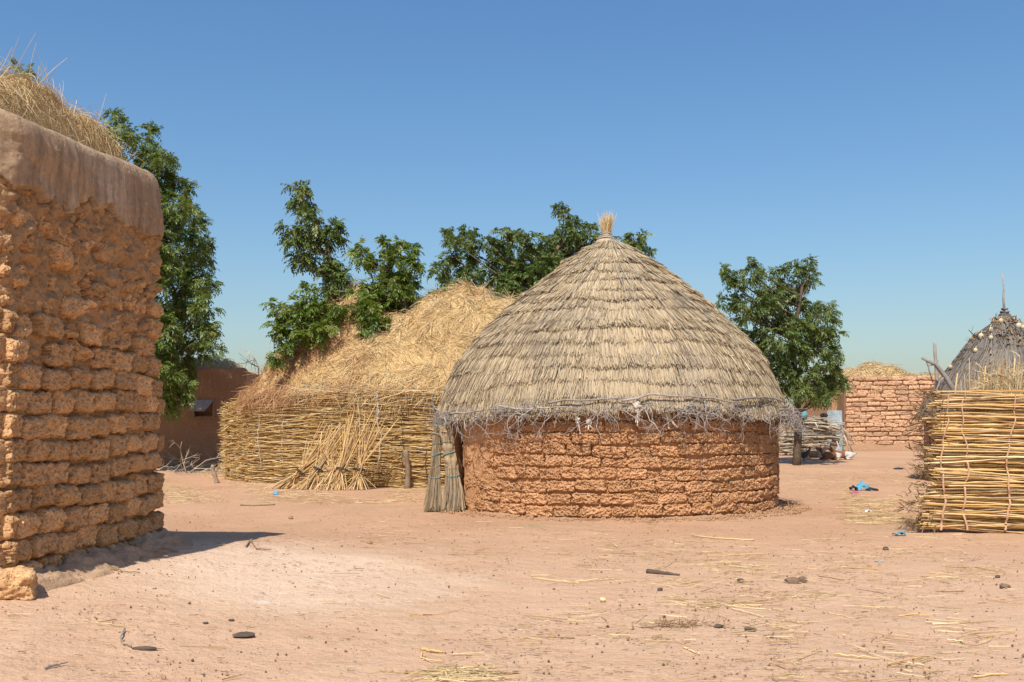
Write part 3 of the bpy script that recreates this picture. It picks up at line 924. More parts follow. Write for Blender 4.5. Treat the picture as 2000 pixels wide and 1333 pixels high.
    V, F = ribbons(curves(base, d, rng.uniform(.06, .20, n), rng.normal(0, .1, (n, 3)), 3), rng.uniform(.003, .008, n))
    part('fringe', V, F, MAT['thatch'], roof, False, 'stuff')
    # finial: bound neck and a tuft
    n = 520
    az = rng.uniform(-math.pi, math.pi, n); f = rng.random(n)
    b = np.stack([HC[0] - 0.06 + np.cos(az) * .055, HC[1] + np.sin(az) * .055, 4.98 + 0 * az], -1)
    d = unit(np.stack([np.cos(az) * .10 * f + .02, np.sin(az) * .10 * f, np.ones(n)], -1) + rng.normal(0, .05, (n, 3)))
    C = curves(b, d, rng.uniform(.26, .52, n), rng.normal(0, .10, (n, 3)), 4)
    V, F = ribbons(C, rng.uniform(.003, .007, n))
    g = Geo()
    fin = part('finial', V, F, MAT['hay'], t, False, 'stuff')
    g = Geo(); add_tube(g, [(HC[0] - .06, HC[1], 4.90), (HC[0] - .06, HC[1], 5.02), (HC[0] - .055, HC[1], 5.10), (HC[0] - .05, HC[1], 5.16)], [.26, .16, .075, .06], 14)
    part('neck', *g.get(), MAT['thatch'], fin, True)
    for zz in (5.03, 5.07, 5.12):
        g = Geo(); a = np.linspace(0, 2 * math.pi, 20)
        rr = np.interp(zz, [4.9, 5.02, 5.16], [.27, .17, .065]) + .012
        add_tube(g, np.stack([HC[0] - .06 + rr * np.cos(a), HC[1] + rr * np.sin(a), zz + .008 * np.sin(3 * a)], -1), .014, 5)
        part('binding', *g.get(), MAT['rope'], fin, True)
    # ropes down the thatch
    for a0, a1, s1, rad in ((-.12, 0.03, 2.1, .008), (.16, .16, 4.0, .006), (.45, .42, 3.3, .007), (-.55, -.60, 3.0, .006), (.9, .85, 3.4, .006), (-1.1, -1.1, 2.5, .006)):
        ss = np.linspace(0.1, s1, 40)
        aa = np.linspace(a0 * .3, a1, 40) + 0.015 * np.sin(ss * 4)
        p = cyl(aa, np.interp(ss, PROF_S, PROF_R) + .055, np.interp(ss, PROF_S, PROF_Z) + .05)
        g = Geo(); add_tube(g, p, rad, 5)
        part('rope', *g.get(), MAT['rope'], roof, True)
    # branches tied round the eave
    rn = np.random.default_rng(23)
    a = -1.45
    while a < 1.75:
        L = rn.uniform(.35, .62)
        aa = np.linspace(a, a + L, 22)
        zz = 1.80 + ev(aa) + rn.uniform(-.08, .08) + 0.14 * np.sin((aa - a) / L * math.pi) * rn.uniform(-.5, 1) + 0.03 * fbm(np.stack([aa * 9, 0 * aa + a, 0 * aa], -1), 3, 77)
        rr = 3.29 + .05 - (zz - 1.79) * .35 + 0.03 * fbm(np.stack([aa * 7, 0 * aa + a, 0 * aa + 4], -1), 2, 78)
        g = Geo(); add_tube(g, cyl(aa, rr, zz), np.linspace(rn.uniform(.014, .026), .007, 22), 6)
        part('branch', *g.get(), MAT['wood_grey'], t, True)
        a += L * rn.uniform(.45, .9)
    # thorny twigs caught in clusters along the same ring
    g = Geo()
    cl = [(-1.02, .08, 14), (-.80, .10, 24), (-.55, .09, 22), (-.40, .05, 8), (-.10, .04, 5), (.08, .06, 9), (.32, .07, 16), (.52, .08, 20), (.75, .08, 11), (.98, .08, 12), (1.22, .10, 22), (1.45, .08, 34), (-1.25, .1, 10), (.2, .7, 14), (-.6, .5, 12)]
    def twig(p, d, L, r, depth):
        n = 7
        pts = [p]
        dd = d
        for k in range(n - 1):
            dd = unit(dd + rn.normal(0, .28, 3) + np.array([0, 0, -.05]))
            pts.append(pts[-1] + dd * L / (n - 1))
        pts = np.array(pts)
        add_tube(g, pts, np.linspace(r, r * .35, n), 4)
        if depth:
            for _ in range(rn.integers(2, 4)):
                k = rn.integers(1, n - 1)
                twig(pts[k], unit(dd + rn.normal(0, .8, 3)), L * rn.uniform(.35, .6), r * .6, depth - 1)
    for am, sp, cnt in cl:
        for _ in range(int(cnt * 1.0)):
            aa = am + rn.normal(0, sp)
            zz = 1.70 + rn.normal(0, .07) + float(ev(np.array(aa)))
            p = cyl(np.array(aa), 3.33 - (zz - 1.7) * .5 + abs(rn.normal(0, .04)), zz)
            tang = np.array([math.cos(aa), math.sin(aa), 0]) * rn.choice([-1, 1])
            outw = np.array([math.sin(aa), -math.cos(aa), 0])
            d = unit(tang * rn.uniform(.2, 1) + outw * rn.uniform(-.05, .28) + np.array([0, 0, -1]) * rn.uniform(-.25, .8))
            twig(p, d, rn.uniform(.16, .55), rn.uniform(.005, .010), 1)
    for _ in range(46):
        aa = rn.uniform(-1.3, 1.55); zz = 1.66 + rn.normal(0, .05) + float(ev(np.array(aa)))
        p = cyl(np.array(aa), 3.36 + abs(rn.normal(0, .03)), zz)
        tang = np.array([math.cos(aa), math.sin(aa), 0]) * rn.choice([-1, 1]); outw = np.array([math.sin(aa), -math.cos(aa), 0])
        twig(p, unit(tang * rn.uniform(.3, 1) + outw * rn.uniform(0, .2) + np.array([0, 0, -1]) * rn.uniform(.1, .8)), rn.uniform(.35, .75), rn.uniform(.006, .010), 2)
    part('twig_tangle', *g.get(), MAT['twig'], t, True, 'stuff')
    # knotted rags
    for px, py, s in ((893, 803, 1.0), (1245, 792, .8), (1302, 808, 1.0), (1128, 822, .55), (1150, 826, .55), (1400, 826, .5), (1530, 800, .7), (905, 838, .7)):
        d = 15.6 + ((px - 1190) / 340) ** 2 * 3.0 * .9
        p = P3(px, py, d - .05)
        g = Geo()
        V, F = lump(int(px), np.array([.07, .04, .085]) * s, .75, 3, 2.0)
        g.add(V + p, F)
        for k in range(6):
            L = rn.uniform(.12, .30) * s
            pts = curves(p[None], unit(rn.normal(0, .35, (1, 3)) + np.array([[0, 0, -1.]])), np.array([L]), rn.normal(0, .2, (1, 3)), 5)
            V, F = ribbons(pts, np.array([.022 * s]), np.array([[0.2, 1.0, 0.1]]))
            g.add(V, F)
        part('rag', *g.get(), MAT['cloth_white'], t, True)
    # gloom inside: earth floor is the ground; nothing else shows
round_hut()

# ------------------------------------------------------------------ rolled grass mat by the door
def grass_mat():
    b = gpt(868, 1000)
    t = thing('grass_mat', b, 'upright bundle of dry grass bound with teal cord beside the round hut doorway', 'grass bundle')
    def axis(z, which):
        # two strands of bundle leaning together
        f = z / 1.55
        x = (-0.10 - 0.06 * (1 - f) if which == 0 else 0.10 + 0.03 * math.sin(f * 5)) + 0.08 * (1 - f) * (-1 if which == 0 else 1) * .6
        return np.array([x + (-.02 if which == 0 else -.05) * f, 0.12 * f + (0.05 if which == 0 else 0), z])
    for w in (0, 1):
        n = 1500
        C = np.zeros((n, 5, 3))
        az = rng.uniform(0, 2 * math.pi, n); rr = np.sqrt(rng.random(n))
        zt = rng.uniform(0.9, 1.5, n); z0 = rng.uniform(0, .12, n)
        top = rng.random(n) < .45
        z0[top] = rng.uniform(.35, 1.0, top.sum()); zt[top] = np.minimum(z0[top] + rng.uniform(.35, .6, top.sum()), 1.56)
        for k in range(5):
            zz = z0 + (zt - z0) * k / 4
            f = zz / 1.55
            rad = np.interp(f, [0, .12, .40, .46, .6, .75, .9, 1], [.20, .165, .110, .095, .090, .090, .100, .105]) * (1.0 if w else .8)
            c = np.array([axis(q, w) for q in zz])
            aa = az + .6 * f
            C[:, k] = c + np.stack([np.cos(aa) * rad * rr * (1.1), np.sin(aa) * rad * rr * .8, 0 * zz], -1) + rng.normal(0, .006, (n, 3))
        V, F = ribbons(C + b, rng.uniform(.003, .008, n))
        part('grass', V, F, MAT['mat_grass'], t, False, 'stuff')
        for k, zz in enumerate(np.linspace(.62, 1.50, 6) + .03 * w):
            g = Geo(); a = np.linspace(0, 2 * math.pi, 18)
            f = zz / 1.55
            rad = np.interp(f, [0, .12, .40, .46, .6, .75, .9, 1], [.20, .165, .110, .095, .090, .090, .100, .105]) * (1.06 if w else .86)
            c = axis(zz, w) + b
            add_tube(g, np.stack([c[0] + np.cos(a) * rad * 1.1, c[1] + np.sin(a) * rad * .85, c[2] + .04 * np.sin(a + k)], -1), .005 if k % 2 else .009, 5)
            part('cord', *g.get(), MAT['cord_teal'] if k % 3 != 1 else MAT['rope'], t, True)
    # cloth wrapping the upper part
    z = np.linspace(.75, 1.5, 30); a = np.linspace(-2.6, 1.0, 24)
    A, Zg = np.meshgrid(a, z, indexing='ij')
    rad = 0.096 + 0.026 * fbm(np.stack([A * 2, Zg * 9, 0 * A], -1), 3, 91)
    c = np.array([axis(q, 1) for q in z])
    V = np.stack([c[None, :, 0] + np.cos(A - .4) * rad * 1.1, c[None, :, 1] + np.sin(A - .4) * rad * .85, Zg], -1) + b
    part('wrapping', V.reshape(-1, 3), grid_faces(24, 30), MAT['mat_grass'], t, True)
grass_mat()

# ------------------------------------------------------------------ stalk rods
def rods(P0, P1, rad, wob, K=4, sides=4):
    n = len(P0)
    t = np.linspace(0, 1, K)[None, :, None]
    L = np.linalg.norm(P1 - P0, axis=1)
    C = P0[:, None] + (P1 - P0)[:, None] * t + (rng.normal(0, 1, (n, K, 3)) * wob * L[:, None, None])
    return prisms(C, rad, sides, 0.6)

# centre fence of stacked millet stalks
FPATH = np.array([[-8.55, 30.6], [-8.15, 28.6], [-7.75, 27.1], [-6.9, 26.1], [-5.75, 25.3], [-4.7, 24.6], [-3.66, 24.1], [-2.6, 23.75], [-1.68, 23.55], [-0.4, 23.4], [1.2, 23.5], [2.6, 24.0]])
FS = np.concatenate([[0], np.cumsum(np.hypot(*np.diff(FPATH, axis=0).T))])
def fp(s):
    s = np.clip(s, 0, FS[-1])
    return np.stack([np.interp(s, FS, FPATH[:, 0]), np.interp(s, FS, FPATH[:, 1])], -1)
def ftop(s):
    return np.interp(s, FS, [1.9, 2.0, 2.08, 2.2, 2.28, 2.32, 2.34, 2.32, 2.28, 2.2, 2.1, 2.0])

def centre_fence():
    t = thing('stalk_fence', (-3.66, 24.1, 0), 'curved fence of stacked millet stalks holding the hay heap, left of the round hut', 'fence')
    rows = 72
    P0, P1 = [], []
    for k in range(rows):
        for lay in range(3):
            s = rng.uniform(-1.2, 0)
            while s < FS[-1]:
                L = rng.uniform(0.9, 2.1)
                f = (k + rng.uniform(-.6, .6)) / rows
                a, b = max(s, 0.0), min(s + L, FS[-1])
                if b - a > .3:
                    wav = 0.09 * float(fbm(np.array([s * .55, k * .11, lay * 1.]), 2, 95))
                    za = max(.02, f * float(ftop(a)) + wav + rng.normal(0, .045)); zb = max(.02, f * float(ftop(b)) + wav + rng.normal(0, .045))
                    pa, pb = fp(a), fp(b)
                    tn = unit(pb - pa); nr = np.array([tn[1], -tn[0]])
                    o = lay * -.035 + .06 + rng.normal(0, .014)
                    jut = rng.normal(0, .05)
                    P0.append([*(pa + nr * o + nr * max(0, jut) * (1 if s <= .2 else .4)), za]); P1.append([*(pb + nr * (o + abs(rng.normal(0, .012)))), zb])
                s += L * rng.uniform(.8, 1.0)
    P0 = np.array(P0); P1 = np.array(P1)
    V, F = rods(P0, P1, rng.uniform(.006, .014, len(P0)), .010)
    part('stacked_stalks', V, F, MAT['stalk'], t, True, 'stuff')
    ss = np.linspace(0, FS[-1], 60); pp = fp(ss); tn = unit(np.gradient(pp, axis=0)); nr = np.stack([tn[:, 1], -tn[:, 0]], -1)
    q = pp - nr * .07
    zt = ftop(ss) - .05
    part('packed_hay', np.stack([np.concatenate([q, 0 * zt[:, None]], 1), np.concatenate([q, zt[:, None]], 1)], 1).reshape(-1, 3), grid_faces(60, 2), MAT['hay_base'], t)
    # left end: cut tips pointing to the viewer and to the left
    n = 420
    s = rng.uniform(1.6, 5.2, n)
    p = fp(s); z = rng.uniform(.05, 1.0, n) * ftop(s)
    P0 = np.concatenate([p, z[:, None]], 1); d = unit(np.stack([rng.uniform(-1.1, -.25, n), rng.uniform(-.9, -.15, n), rng.normal(.05, .28, n)], -1))
    V, F = rods(P0, P0 + d * rng.uniform(.10, .32, n)[:, None], rng.uniform(.007, .013, n), .01)
    part('cut_stalks', V, F, MAT['stalk'], t, True, 'stuff')
    # loose stalks on the top edge and across the face
    n = 150
    s = rng.uniform(6.8, 12.5, n); p = fp(s)
    z = np.where(rng.random(n) < .6, ftop(s) + rng.normal(0, .06, n), rng.uniform(.3, 2.1, n))
    P0 = np.concatenate([p + np.array([-.03, -.14]), z[:, None]], 1)
    d = unit(np.stack([rng.choice([-1, 1], n) * 1.0, rng.normal(-.05, .1, n), rng.normal(.12, .25, n)], -1))
    V, F = rods(P0, P0 + d * rng.uniform(.4, 1.2, n)[:, None], rng.uniform(.006, .011, n), .02)
    part('loose_stalks', V, F, MAT['stalk_bright'], t, True, 'stuff')
    # upright cords that bind it
    for px, m, r, zt, zb in ((745, 'cord_white', .010, 2.25, .35), (742, 'cord_white', .014, 2.25, 1.6), (790, 'cord_dark', .008, 2.1, .1), (838, 'cord_dark', .010, .9, .1), (850, 'cord_teal', .012, 2.2, 1.8), (682, 'cord_dark', .010, 2.25, 1.9), (560, 'cord_white', .006, 1.9, .5), (515, 'cord_white', .006, 1.8, .4), (800, 'cord_pink', .010, 2.2, 1.7)):
        best = min(np.linspace(0, FS[-1], 400), key=lambda q: abs(fp(q)[0] / fp(q)[1] * FPX + 1000 - px))
        p = fp(best); zz = np.linspace(zb, zt, 16)
        tn = unit(fp(best + .1) - fp(best - .1)); nr = np.array([tn[1], -tn[0]])
        pts = np.stack([p[0] + nr[0] * .15 + .03 * np.sin(zz * 4 + px) + .02 * rng.normal(0, 1, 16), p[1] + nr[1] * .15 + 0 * zz, zz], -1)
        g = Geo(); add_tube(g, pts, r, 5)
        part('cord', *g.get(), MAT[m], t, True)
centre_fence()

# hay heap behind and over it
def centre_hay():
    def front(x):
        return np.interp(x, FPATH[:, 0], FPATH[:, 1])
    CX = [-8.2, -7.1, -6.6, -6.0, -5.2, -4.6, -3.4, -2.1, -1.1, -0.2, 0.7, 2.0, 3.4]
    CZ = [1.5, 2.7, 3.5, 4.0, 4.6, 5.10, 4.88, 5.0, 5.0, 4.78, 4.4, 3.5, 2.0]
    def h(x, y):
        cz = np.interp(x, CX, CZ)
        yf = front(x) + 0.02
        yc = yf + 3.6
        zf = 2.12
        t = np.clip((y - yf) / (yc - yf), -.2, 1)
        up = np.where(t < 0, -9.0, np.sin(np.clip(t, 0, 1) * math.pi / 2) ** 0.66)
        back = sstep(yc, yc + 3.4, y)
        P = np.stack([x, y, 0 * x], -1)
        z = zf + np.maximum(cz - zf, -.5) * up * (1 - .75 * back)
        bump = 0.50 * fbm(P * 0.75, 2, 101) + 0.42 * (np.abs(fbm(P * 1.5, 2, 102)) - .3) + 0.07 * fbm(P * 5, 2, 104)
        lx = sstep(-7.55, -7.0, x)
        return (z + bump * sstep(-.02, .16, t) * (1 - .65 * sstep(.45, .95, t)) * (1 - .5 * back)) * lx + 1.5 * (1 - lx)
    t = hay_mound(h, -8.1, 3.2, 22.9, 31.0, 110000, 0.36, 0.0058, 103, MAT['hay_heap'], MAT['hay_base'], 'hay_heap',
                  'big golden hay heap piled behind the stalk fence beside the round hut', (-2.4, 26.5, 0.05), lift=0.2, grav=0.12, res=0.10, wild=0.03, zmin=2.06, K=4)
    # strands that slid over the top of the fence
    n = 3600
    x = rng.uniform(-7.2, -.2, n)
    wgt = np.interp(x, [-8, -6.8, -5.5, -4.5, -3, 0], [.5, .9, .8, .15, .25, .2])
    ok = rng.random(n) < wgt
    x = x[ok]; n = len(x)
    y = front(x) + rng.uniform(-.22, .1, n)
    z = 2.15 + rng.uniform(-.05, .35, n) - .1 * (x < -6.6)
    d = unit(np.stack([rng.normal(-.3, .6, n), rng.normal(-.35, .2, n), rng.normal(-.45, .35, n)], -1))
    C = curves(np.stack([x, y, z], -1), d, rng.uniform(.12, .40, n), np.stack([rng.normal(0, .15, n), rng.normal(0, .1, n), -.3 + 0 * x], -1), 4)
    V, F = ribbons(C, rng.uniform(.003, .008, n))
    part('sliding_straw', V, F, MAT['hay_heap'], t, False, 'stuff')
    return h
CH = centre_hay()

# bundles of stalks leaning against the fence
def bundles():
    spec = [  # base px,py  top px,py  n  length, spread, tie fraction, label
        (556, 948, 655, 850, 46, 'stalk bundle tied with dark cord, leftmost and most slanted of those on the fence', .30),
        (598, 950, 668, 835, 44, 'stalk bundle tied with dark cord, second from the left of those leaning on the fence', .32),
        (640, 951, 655, 880, 22, 'short thin stalk bundle with white cut tips, middle of those leaning on the fence', .5),
        (655, 951, 695, 825, 40, 'tall stalk bundle splayed at the top, right of the short one on the fence', .30),
        (695, 951, 718, 818, 40, 'stalk bundle standing nearest upright, rightmost of those leaning on the fence', .28),
    ]
    for i, (bx, by, tx, ty, n, lab, tf) in enumerate(spec):
        b = gpt(bx, by + 6); b[1] -= 0.22; b[0] = (bx - 1000) / FPX * b[1]
        tp = P3(tx, ty, b[1] + .30)
        t = thing('stalk_bundle', b, lab, 'stalks', 'stalk bundles leaning on the centre fence')
        ax = tp - b; L = np.linalg.norm(ax)
        side = np.array([1.0, 0.1, 0]); 
        lo = rng.normal(0, 1, (n, 3)) * np.array([.17, .07, .02]); hi = rng.normal(0, 1, (n, 3)) * np.array([.26, .07, .16])
        tie = b + ax * tf
        ti = rng.normal(0, 1, (n, 3)) * np.array([.055, .045, .02])
        P0 = b + lo; P0[:, 2] = np.maximum(P0[:, 2], .01)
        Pm = tie + ti
        fr = rng.uniform(.75, 1.12, n)[:, None]
        P2 = Pm + (b + ax + hi - Pm) * fr
        P0 = Pm + (P0 - Pm); 
        C = np.stack([P0, Pm, (Pm + P2) / 2 + rng.normal(0, .01, (n, 3)), P2], 1)
        V, F = prisms(C, rng.uniform(.007, .013, n), 5, .65)
        part('stalks', V, F, MAT['stalk_bright'], t, True, 'stuff')
        g = Geo(); a = np.linspace(0, 2 * math.pi, 20)
        ex = unit(np.cross(unit(ax), [0, 1, 0])); ey = np.cross(unit(ax), ex)
        for q in range(2):
            add_tube(g, tie + unit(ax) * .03 * q + ex * np.cos(a)[:, None] * .125 + ey * np.sin(a)[:, None] * .10, .012, 5)
        part('tie', *g.get(), MAT['cord_dark'] if i != 2 else MAT['cord_pink'], t, True)
bundles()

# stakes in the ground
def stake(px, py, topx, topy, r, lab, knob):
    b = gpt(px, py); tp = P3(topx, topy, b[1])
    n = 12
    f = np.linspace(0, 1, n)[:, None]
    pts = b + (tp - b) * f + np.array([1, .4, 0]) * 0.02 * np.sin(f * 5 + px)
    pts[0, 2] -= .1
    rad = r * (1.05 - .25 * f[:, 0]) * (1 + .10 * np.sin(f[:, 0] * 17)); rad[-3:] *= knob
    V, F4, F3 = tube(pts, rad, 9)
    V = V + .006 * fbm(V * 18, 2, 111)[:, None]
    solo('wooden_stake', V, [F4, F3], MAT['wood'], b, lab, 'stake', None, True)
stake(422, 944, 416, 908, .055, 'short pale wooden stake before the brushwood, left of the stalk fence', 1.0)
stake(797, 955, 793, 880, .065, 'wooden stake with knobbed top in front of the stalk fence', 1.25)

# ------------------------------------------------------------------ right fence of bound stalks
def stalk_mesh(seed, L=2.4, r=.011):
    rr = np.random.default_rng(seed)
    n = 26
    x = np.linspace(0, L, n)
    pts = np.stack([x, .022 * np.cumsum(rr.normal(0, .25, n)) / 2, .026 * np.cumsum(rr.normal(0, .25, n)) / 2], -1)
    rad = r * (1.1 - .45 * x / L)
    node = np.zeros(n); node[2::4] = .28
    V, F4, F3 = tube(pts, rad * (1 + node), 6)
    return mesh_np('stalk', V, [F4, F3], True)

def right_fence():
    x0 = 5.80; yb = 13.95
    t = thing('stalk_fence', (6.6, yb, 0), 'bright fence of long millet stalks bound with pinkish strips at the right edge', 'fence')
    ms = [stalk_mesh(200 + k, 2.4, rr) for k, rr in enumerate((.009, .010, .008, .011, .009, .0105, .007, .010))]
    for m in ms: m.materials.append(MAT['stalk_bright'])
    md = [m.copy() for m in ms[:5]]
    for m in md: m.materials.clear(); m.materials.append(MAT['stalk'])  # back layers darker in colour, standing in for shade in the gaps
    rn = random.Random(17)
    Ht = 1.93
    def bundle_wave(z, x):
        return .018 * math.sin(z * 33 + 1.2 * math.sin(x * 1.5))
    left_x = lambda z: 5.86 - 0.20 * max(0, 1 - z / .9) + .05 * math.sin(z * 11) + .04 * math.sin(z * 31)
    ends = []
    cnt = 0
    for lay in range(3):
        rows = 96
        for k in range(rows):
            z = .03 + Ht * (k + .5) / rows + rn.uniform(-.01, .01)
            if lay < 2:
                bc = (math.floor(z / .155) + .5) * .155
                z = min(1.95, max(.03, bc + (z - bc) * .80))
            xs = left_x(z) + rn.uniform(-.06, .16)
            ang = rn.gauss(-.012, .034) + .035 * math.sin(math.floor(z / .155) * 2.3 + lay)
            z += bundle_wave(z, xs)
            y = yb - .05 + .045 * lay + rn.uniform(-.018, .018)
            o = new_obj('stalk', rn.choice(ms if lay == 0 else md), None, t, loc=(xs, y, z), rot=(rn.uniform(0, 6.28), -ang, rn.gauss(0, .010)), scale=(rn.uniform(.8, 1.25), 1, 1))
            cnt += 1
            if rn.random() < .28 + .3 * math.sin(z * 7.3 + 1) + .25 * math.sin(z * 17): ends.append((xs, y, z))
    # more stalks inside and to the right of the frame
    n = 900
    P0 = np.stack([rng.uniform(5.9, 8.2, n), yb + rng.uniform(.02, .17, n), rng.uniform(.03, 1.92, n)], -1)
    d = np.stack([np.ones(n), rng.normal(0, .01, n), rng.normal(0, .03, n)], -1)
    P1 = P0 + d * rng.uniform(.7, 1.8, n)[:, None]
    P1[:, 2] = np.clip(P1[:, 2], .02, 2.0)
    V, F = rods(P0, P1, rng.uniform(.007, .012, n), .005)
    part('inner_stalks', V, F, MAT['stalk'], t, True, 'stuff')
    # right-hand continuation
    n = 380
    P0 = np.stack([rng.uniform(7.9, 8.3, n), yb + rng.uniform(-.06, .14, n), np.linspace(.03, 1.93, n) + rng.normal(0, .01, n)], -1)
    P1 = P0 + np.stack([rng.uniform(1.6, 2.3, n), 0 * P0[:, 0], rng.normal(0, .04, n)], -1)
    V, F = rods(P0, P1, rng.uniform(.008, .012, n), .004)
    part('outer_stalks', V, F, MAT['stalk_bright'], t, True, 'stuff')
    # the end of the fence turns away from the viewer: shaded return with root tufts
    n = 240
    z = rng.uniform(.02, 1.95, n)
    lx = np.array([left_x(q) for q in z])
    P0 = np.stack([lx + rng.uniform(-.10, .25, n), yb + rng.uniform(-.04, .5, n), z], -1)
    d = unit(np.stack([rng.normal(-.5, .5, n), rng.normal(-.1, .6, n), rng.normal(0, .3, n)], -1))
    V, F = rods(P0, P0 + d * rng.uniform(.06, .22, n)[:, None], rng.uniform(.006, .011, n), .02)
    part('stubble', V, F, MAT['root'], t, True, 'stuff')
    n = 2400
    idx = rng.integers(0, len(ends), n)
    E = np.array(ends)[idx]
    clump = rng.normal(0, 1, (len(ends), 3)) * np.array([.05, .05, .02])
    c = E + clump[idx] + np.array([-.05, 0, 0])
    deep = rng.random(n) < .4
    c[deep, 1] += rng.uniform(0, .4, deep.sum())
    d = unit(rng.normal(0, 1, (n, 3)) + np.array([-.25, -.1, 0]))
    C = curves(c, d, rng.uniform(.02, .075, n), rng.normal(0, .5, (n, 3)), 4)
    C[..., 2] = np.maximum(C[..., 2], .01)
    V, F = ribbons(C, rng.uniform(.0015, .005, n))
    part('root_tufts', V, F, MAT['root'], t, False, 'stuff')
    # binding strips
    for px0, px1 in ((1853, 1842), (1888, 1893), (1985, 1968), (2070, 2075), (2160, 2150)):
        z = np.linspace(.03, 1.93, 60)
        px = px0 + (px1 - px0) * (1 - z / 1.93)
        x = (px - 1000) / FPX * 13.8 + .035 * np.sin(z * 5 + px0) + .012 * np.sin(z * 17)
        yy = yb - .075 - .018 * np.sign(np.sin(z * 33)) * 0 - .012 + .030 * (np.sin(z * 16.5 + px0) > .55)
        pts = np.stack([x, yy, z], -1)
        V, F = ribbons(pts[None], np.array([.014]), np.array([[0, 1.0, 0]]))
        V2 = V + np.array([0, .005, 0])
        part('binding_strip', np.concatenate([V, V2]), np.concatenate([F, F[:, ::-1] + len(V)]), MAT['cord_pink'], t, True)
    # cross poles holding it behind
    for zz in (.55, 1.45):
        g = Geo(); add_tube(g, [(5.9, yb + .22, zz), (8, yb + .24, zz + .03), (10, yb + .22, zz)], .025, 7)
        part('rail', *g.get(), MAT['wood'], t, True)
    for xx in (6.1, 8.0, 9.8):
        g = Geo(); add_tube(g, [(xx, yb + .29, -.2), (xx + .03, yb + .28, 1.0), (xx, yb + .29, 1.8)], .035, 8)
        part('post', *g.get(), MAT['wood'], t, True)
right_fence()

# forked poles and a stook of dry stalks behind the right fence
def behind_right():
    def poly(pts, rad, name, lab, cat, mat, extra=()):
        g = Geo(); add_tube(g, pts, rad, 7)
        for e, r in extra: add_tube(g, e, r, 6)
        V, F = g.get()
        return solo(name, V, F, mat, (pts[0][0], pts[0][1], float(gz(pts[0][0], pts[0][1]))), lab, cat, None, True)
    d = 16.2
    a = lambda x, y, dd=0: P3(x, y, d + dd)
    b0 = a(1880, 790); b0[2] = 0; b0[0] += .25
    poly([b0, a(1868, 770), a(1845, 735), a(1827, 712), a(1800, 700)], [.05, .045, .04, .035, .018], 'forked_pole', 'slanting grey forked pole poking up behind the right stalk fence', 'pole', MAT['wood_grey'],
         [([a(1827, 712), a(1812, 715), a(1806, 698)], [.016, .012, .006]), ([a(1845, 735), a(1836, 745), a(1828, 765), a(1822, 790)], [.02, .018, .015, .015]), ([a(1812, 702), a(1814, 722), a(1822, 748)], [.013, .011, .008])])
    b1 = a(1832, 790, .2); b1[2] = 0
    poly([b1, a(1831, 760, .2), a(1828, 715, .2), a(1826, 690, .2), a(1825, 667, .2)], [.035, .033, .028, .026, .024], 'upright_pole', 'upright weathered pole behind the left end of the right stalk fence', 'pole', MAT['wood_grey'],
         [([a(1828, 715, .2), a(1833, 703, .2)], [.012, .006])])
    # dry stalk tops
    n = 3600
    t = thing('dry_stalk_stook', (7.6, 16.0, 0), 'sheaf of dry leafy stalks standing upright behind the right stalk fence', 'stalks')
    px = rng.uniform(1893, 2120, n)
    bx = (px - 1000) / FPX * 16
    root = np.stack([bx, 16 + rng.uniform(-.35, .5, n), 0 * bx + .05], -1)
    topz = 2.05 + .35 * rng.random(n) ** 2 + .18 * np.sin(bx * 9)
    d = unit(np.stack([rng.normal(.1, .12, n), rng.normal(0, .06, n), np.ones(n)], -1))
    C = curves(root, d, topz, np.stack([rng.normal(.02, .03, n), rng.normal(0, .03, n), 0 * bx], -1), 4)
    V, F = ribbons(C, rng.uniform(.003, .009, n))
    part('stalks', V, F, MAT['hay_pale'], t, False, 'stuff')
    n = 1500
    i = rng.integers(0, len(C), n)
    p = C[i, 3] + rng.normal(0, .06, (n, 3)) - np.array([0, 0, .1])
    d = unit(rng.normal(0, 1, (n, 3)) + np.array([.3, 0, .4]))
    V, F = ribbons(curves(p, d, rng.uniform(.1, .35, n), np.array([0, 0, -.6]) + rng.normal(0, .2, (n, 3)), 4), rng.uniform(.004, .012, n))
    part('dry_leaves', V, F, MAT['hay_pale'], t, False, 'stuff')
    g = Geo()
    for px, py, dx in ((1893, 700, 0), (1925, 715, 12), (1960, 705, 14), (1982, 700, 10), (1945, 725, -8), (1990, 735, 3), (1870, 730, 10)):
        b = P3(px - dx, 800, 15.8); b[2] = 0; add_tube(g, [b, P3(px - dx * .4, 760, 15.8), P3(px, py, 15.8)], [.014, .014, .009], 5)
    part('thick_stalks', *g.get(), MAT['stalk_bright'], t, True, 'stuff')
    # mud pillar behind the fence end
behind_right()

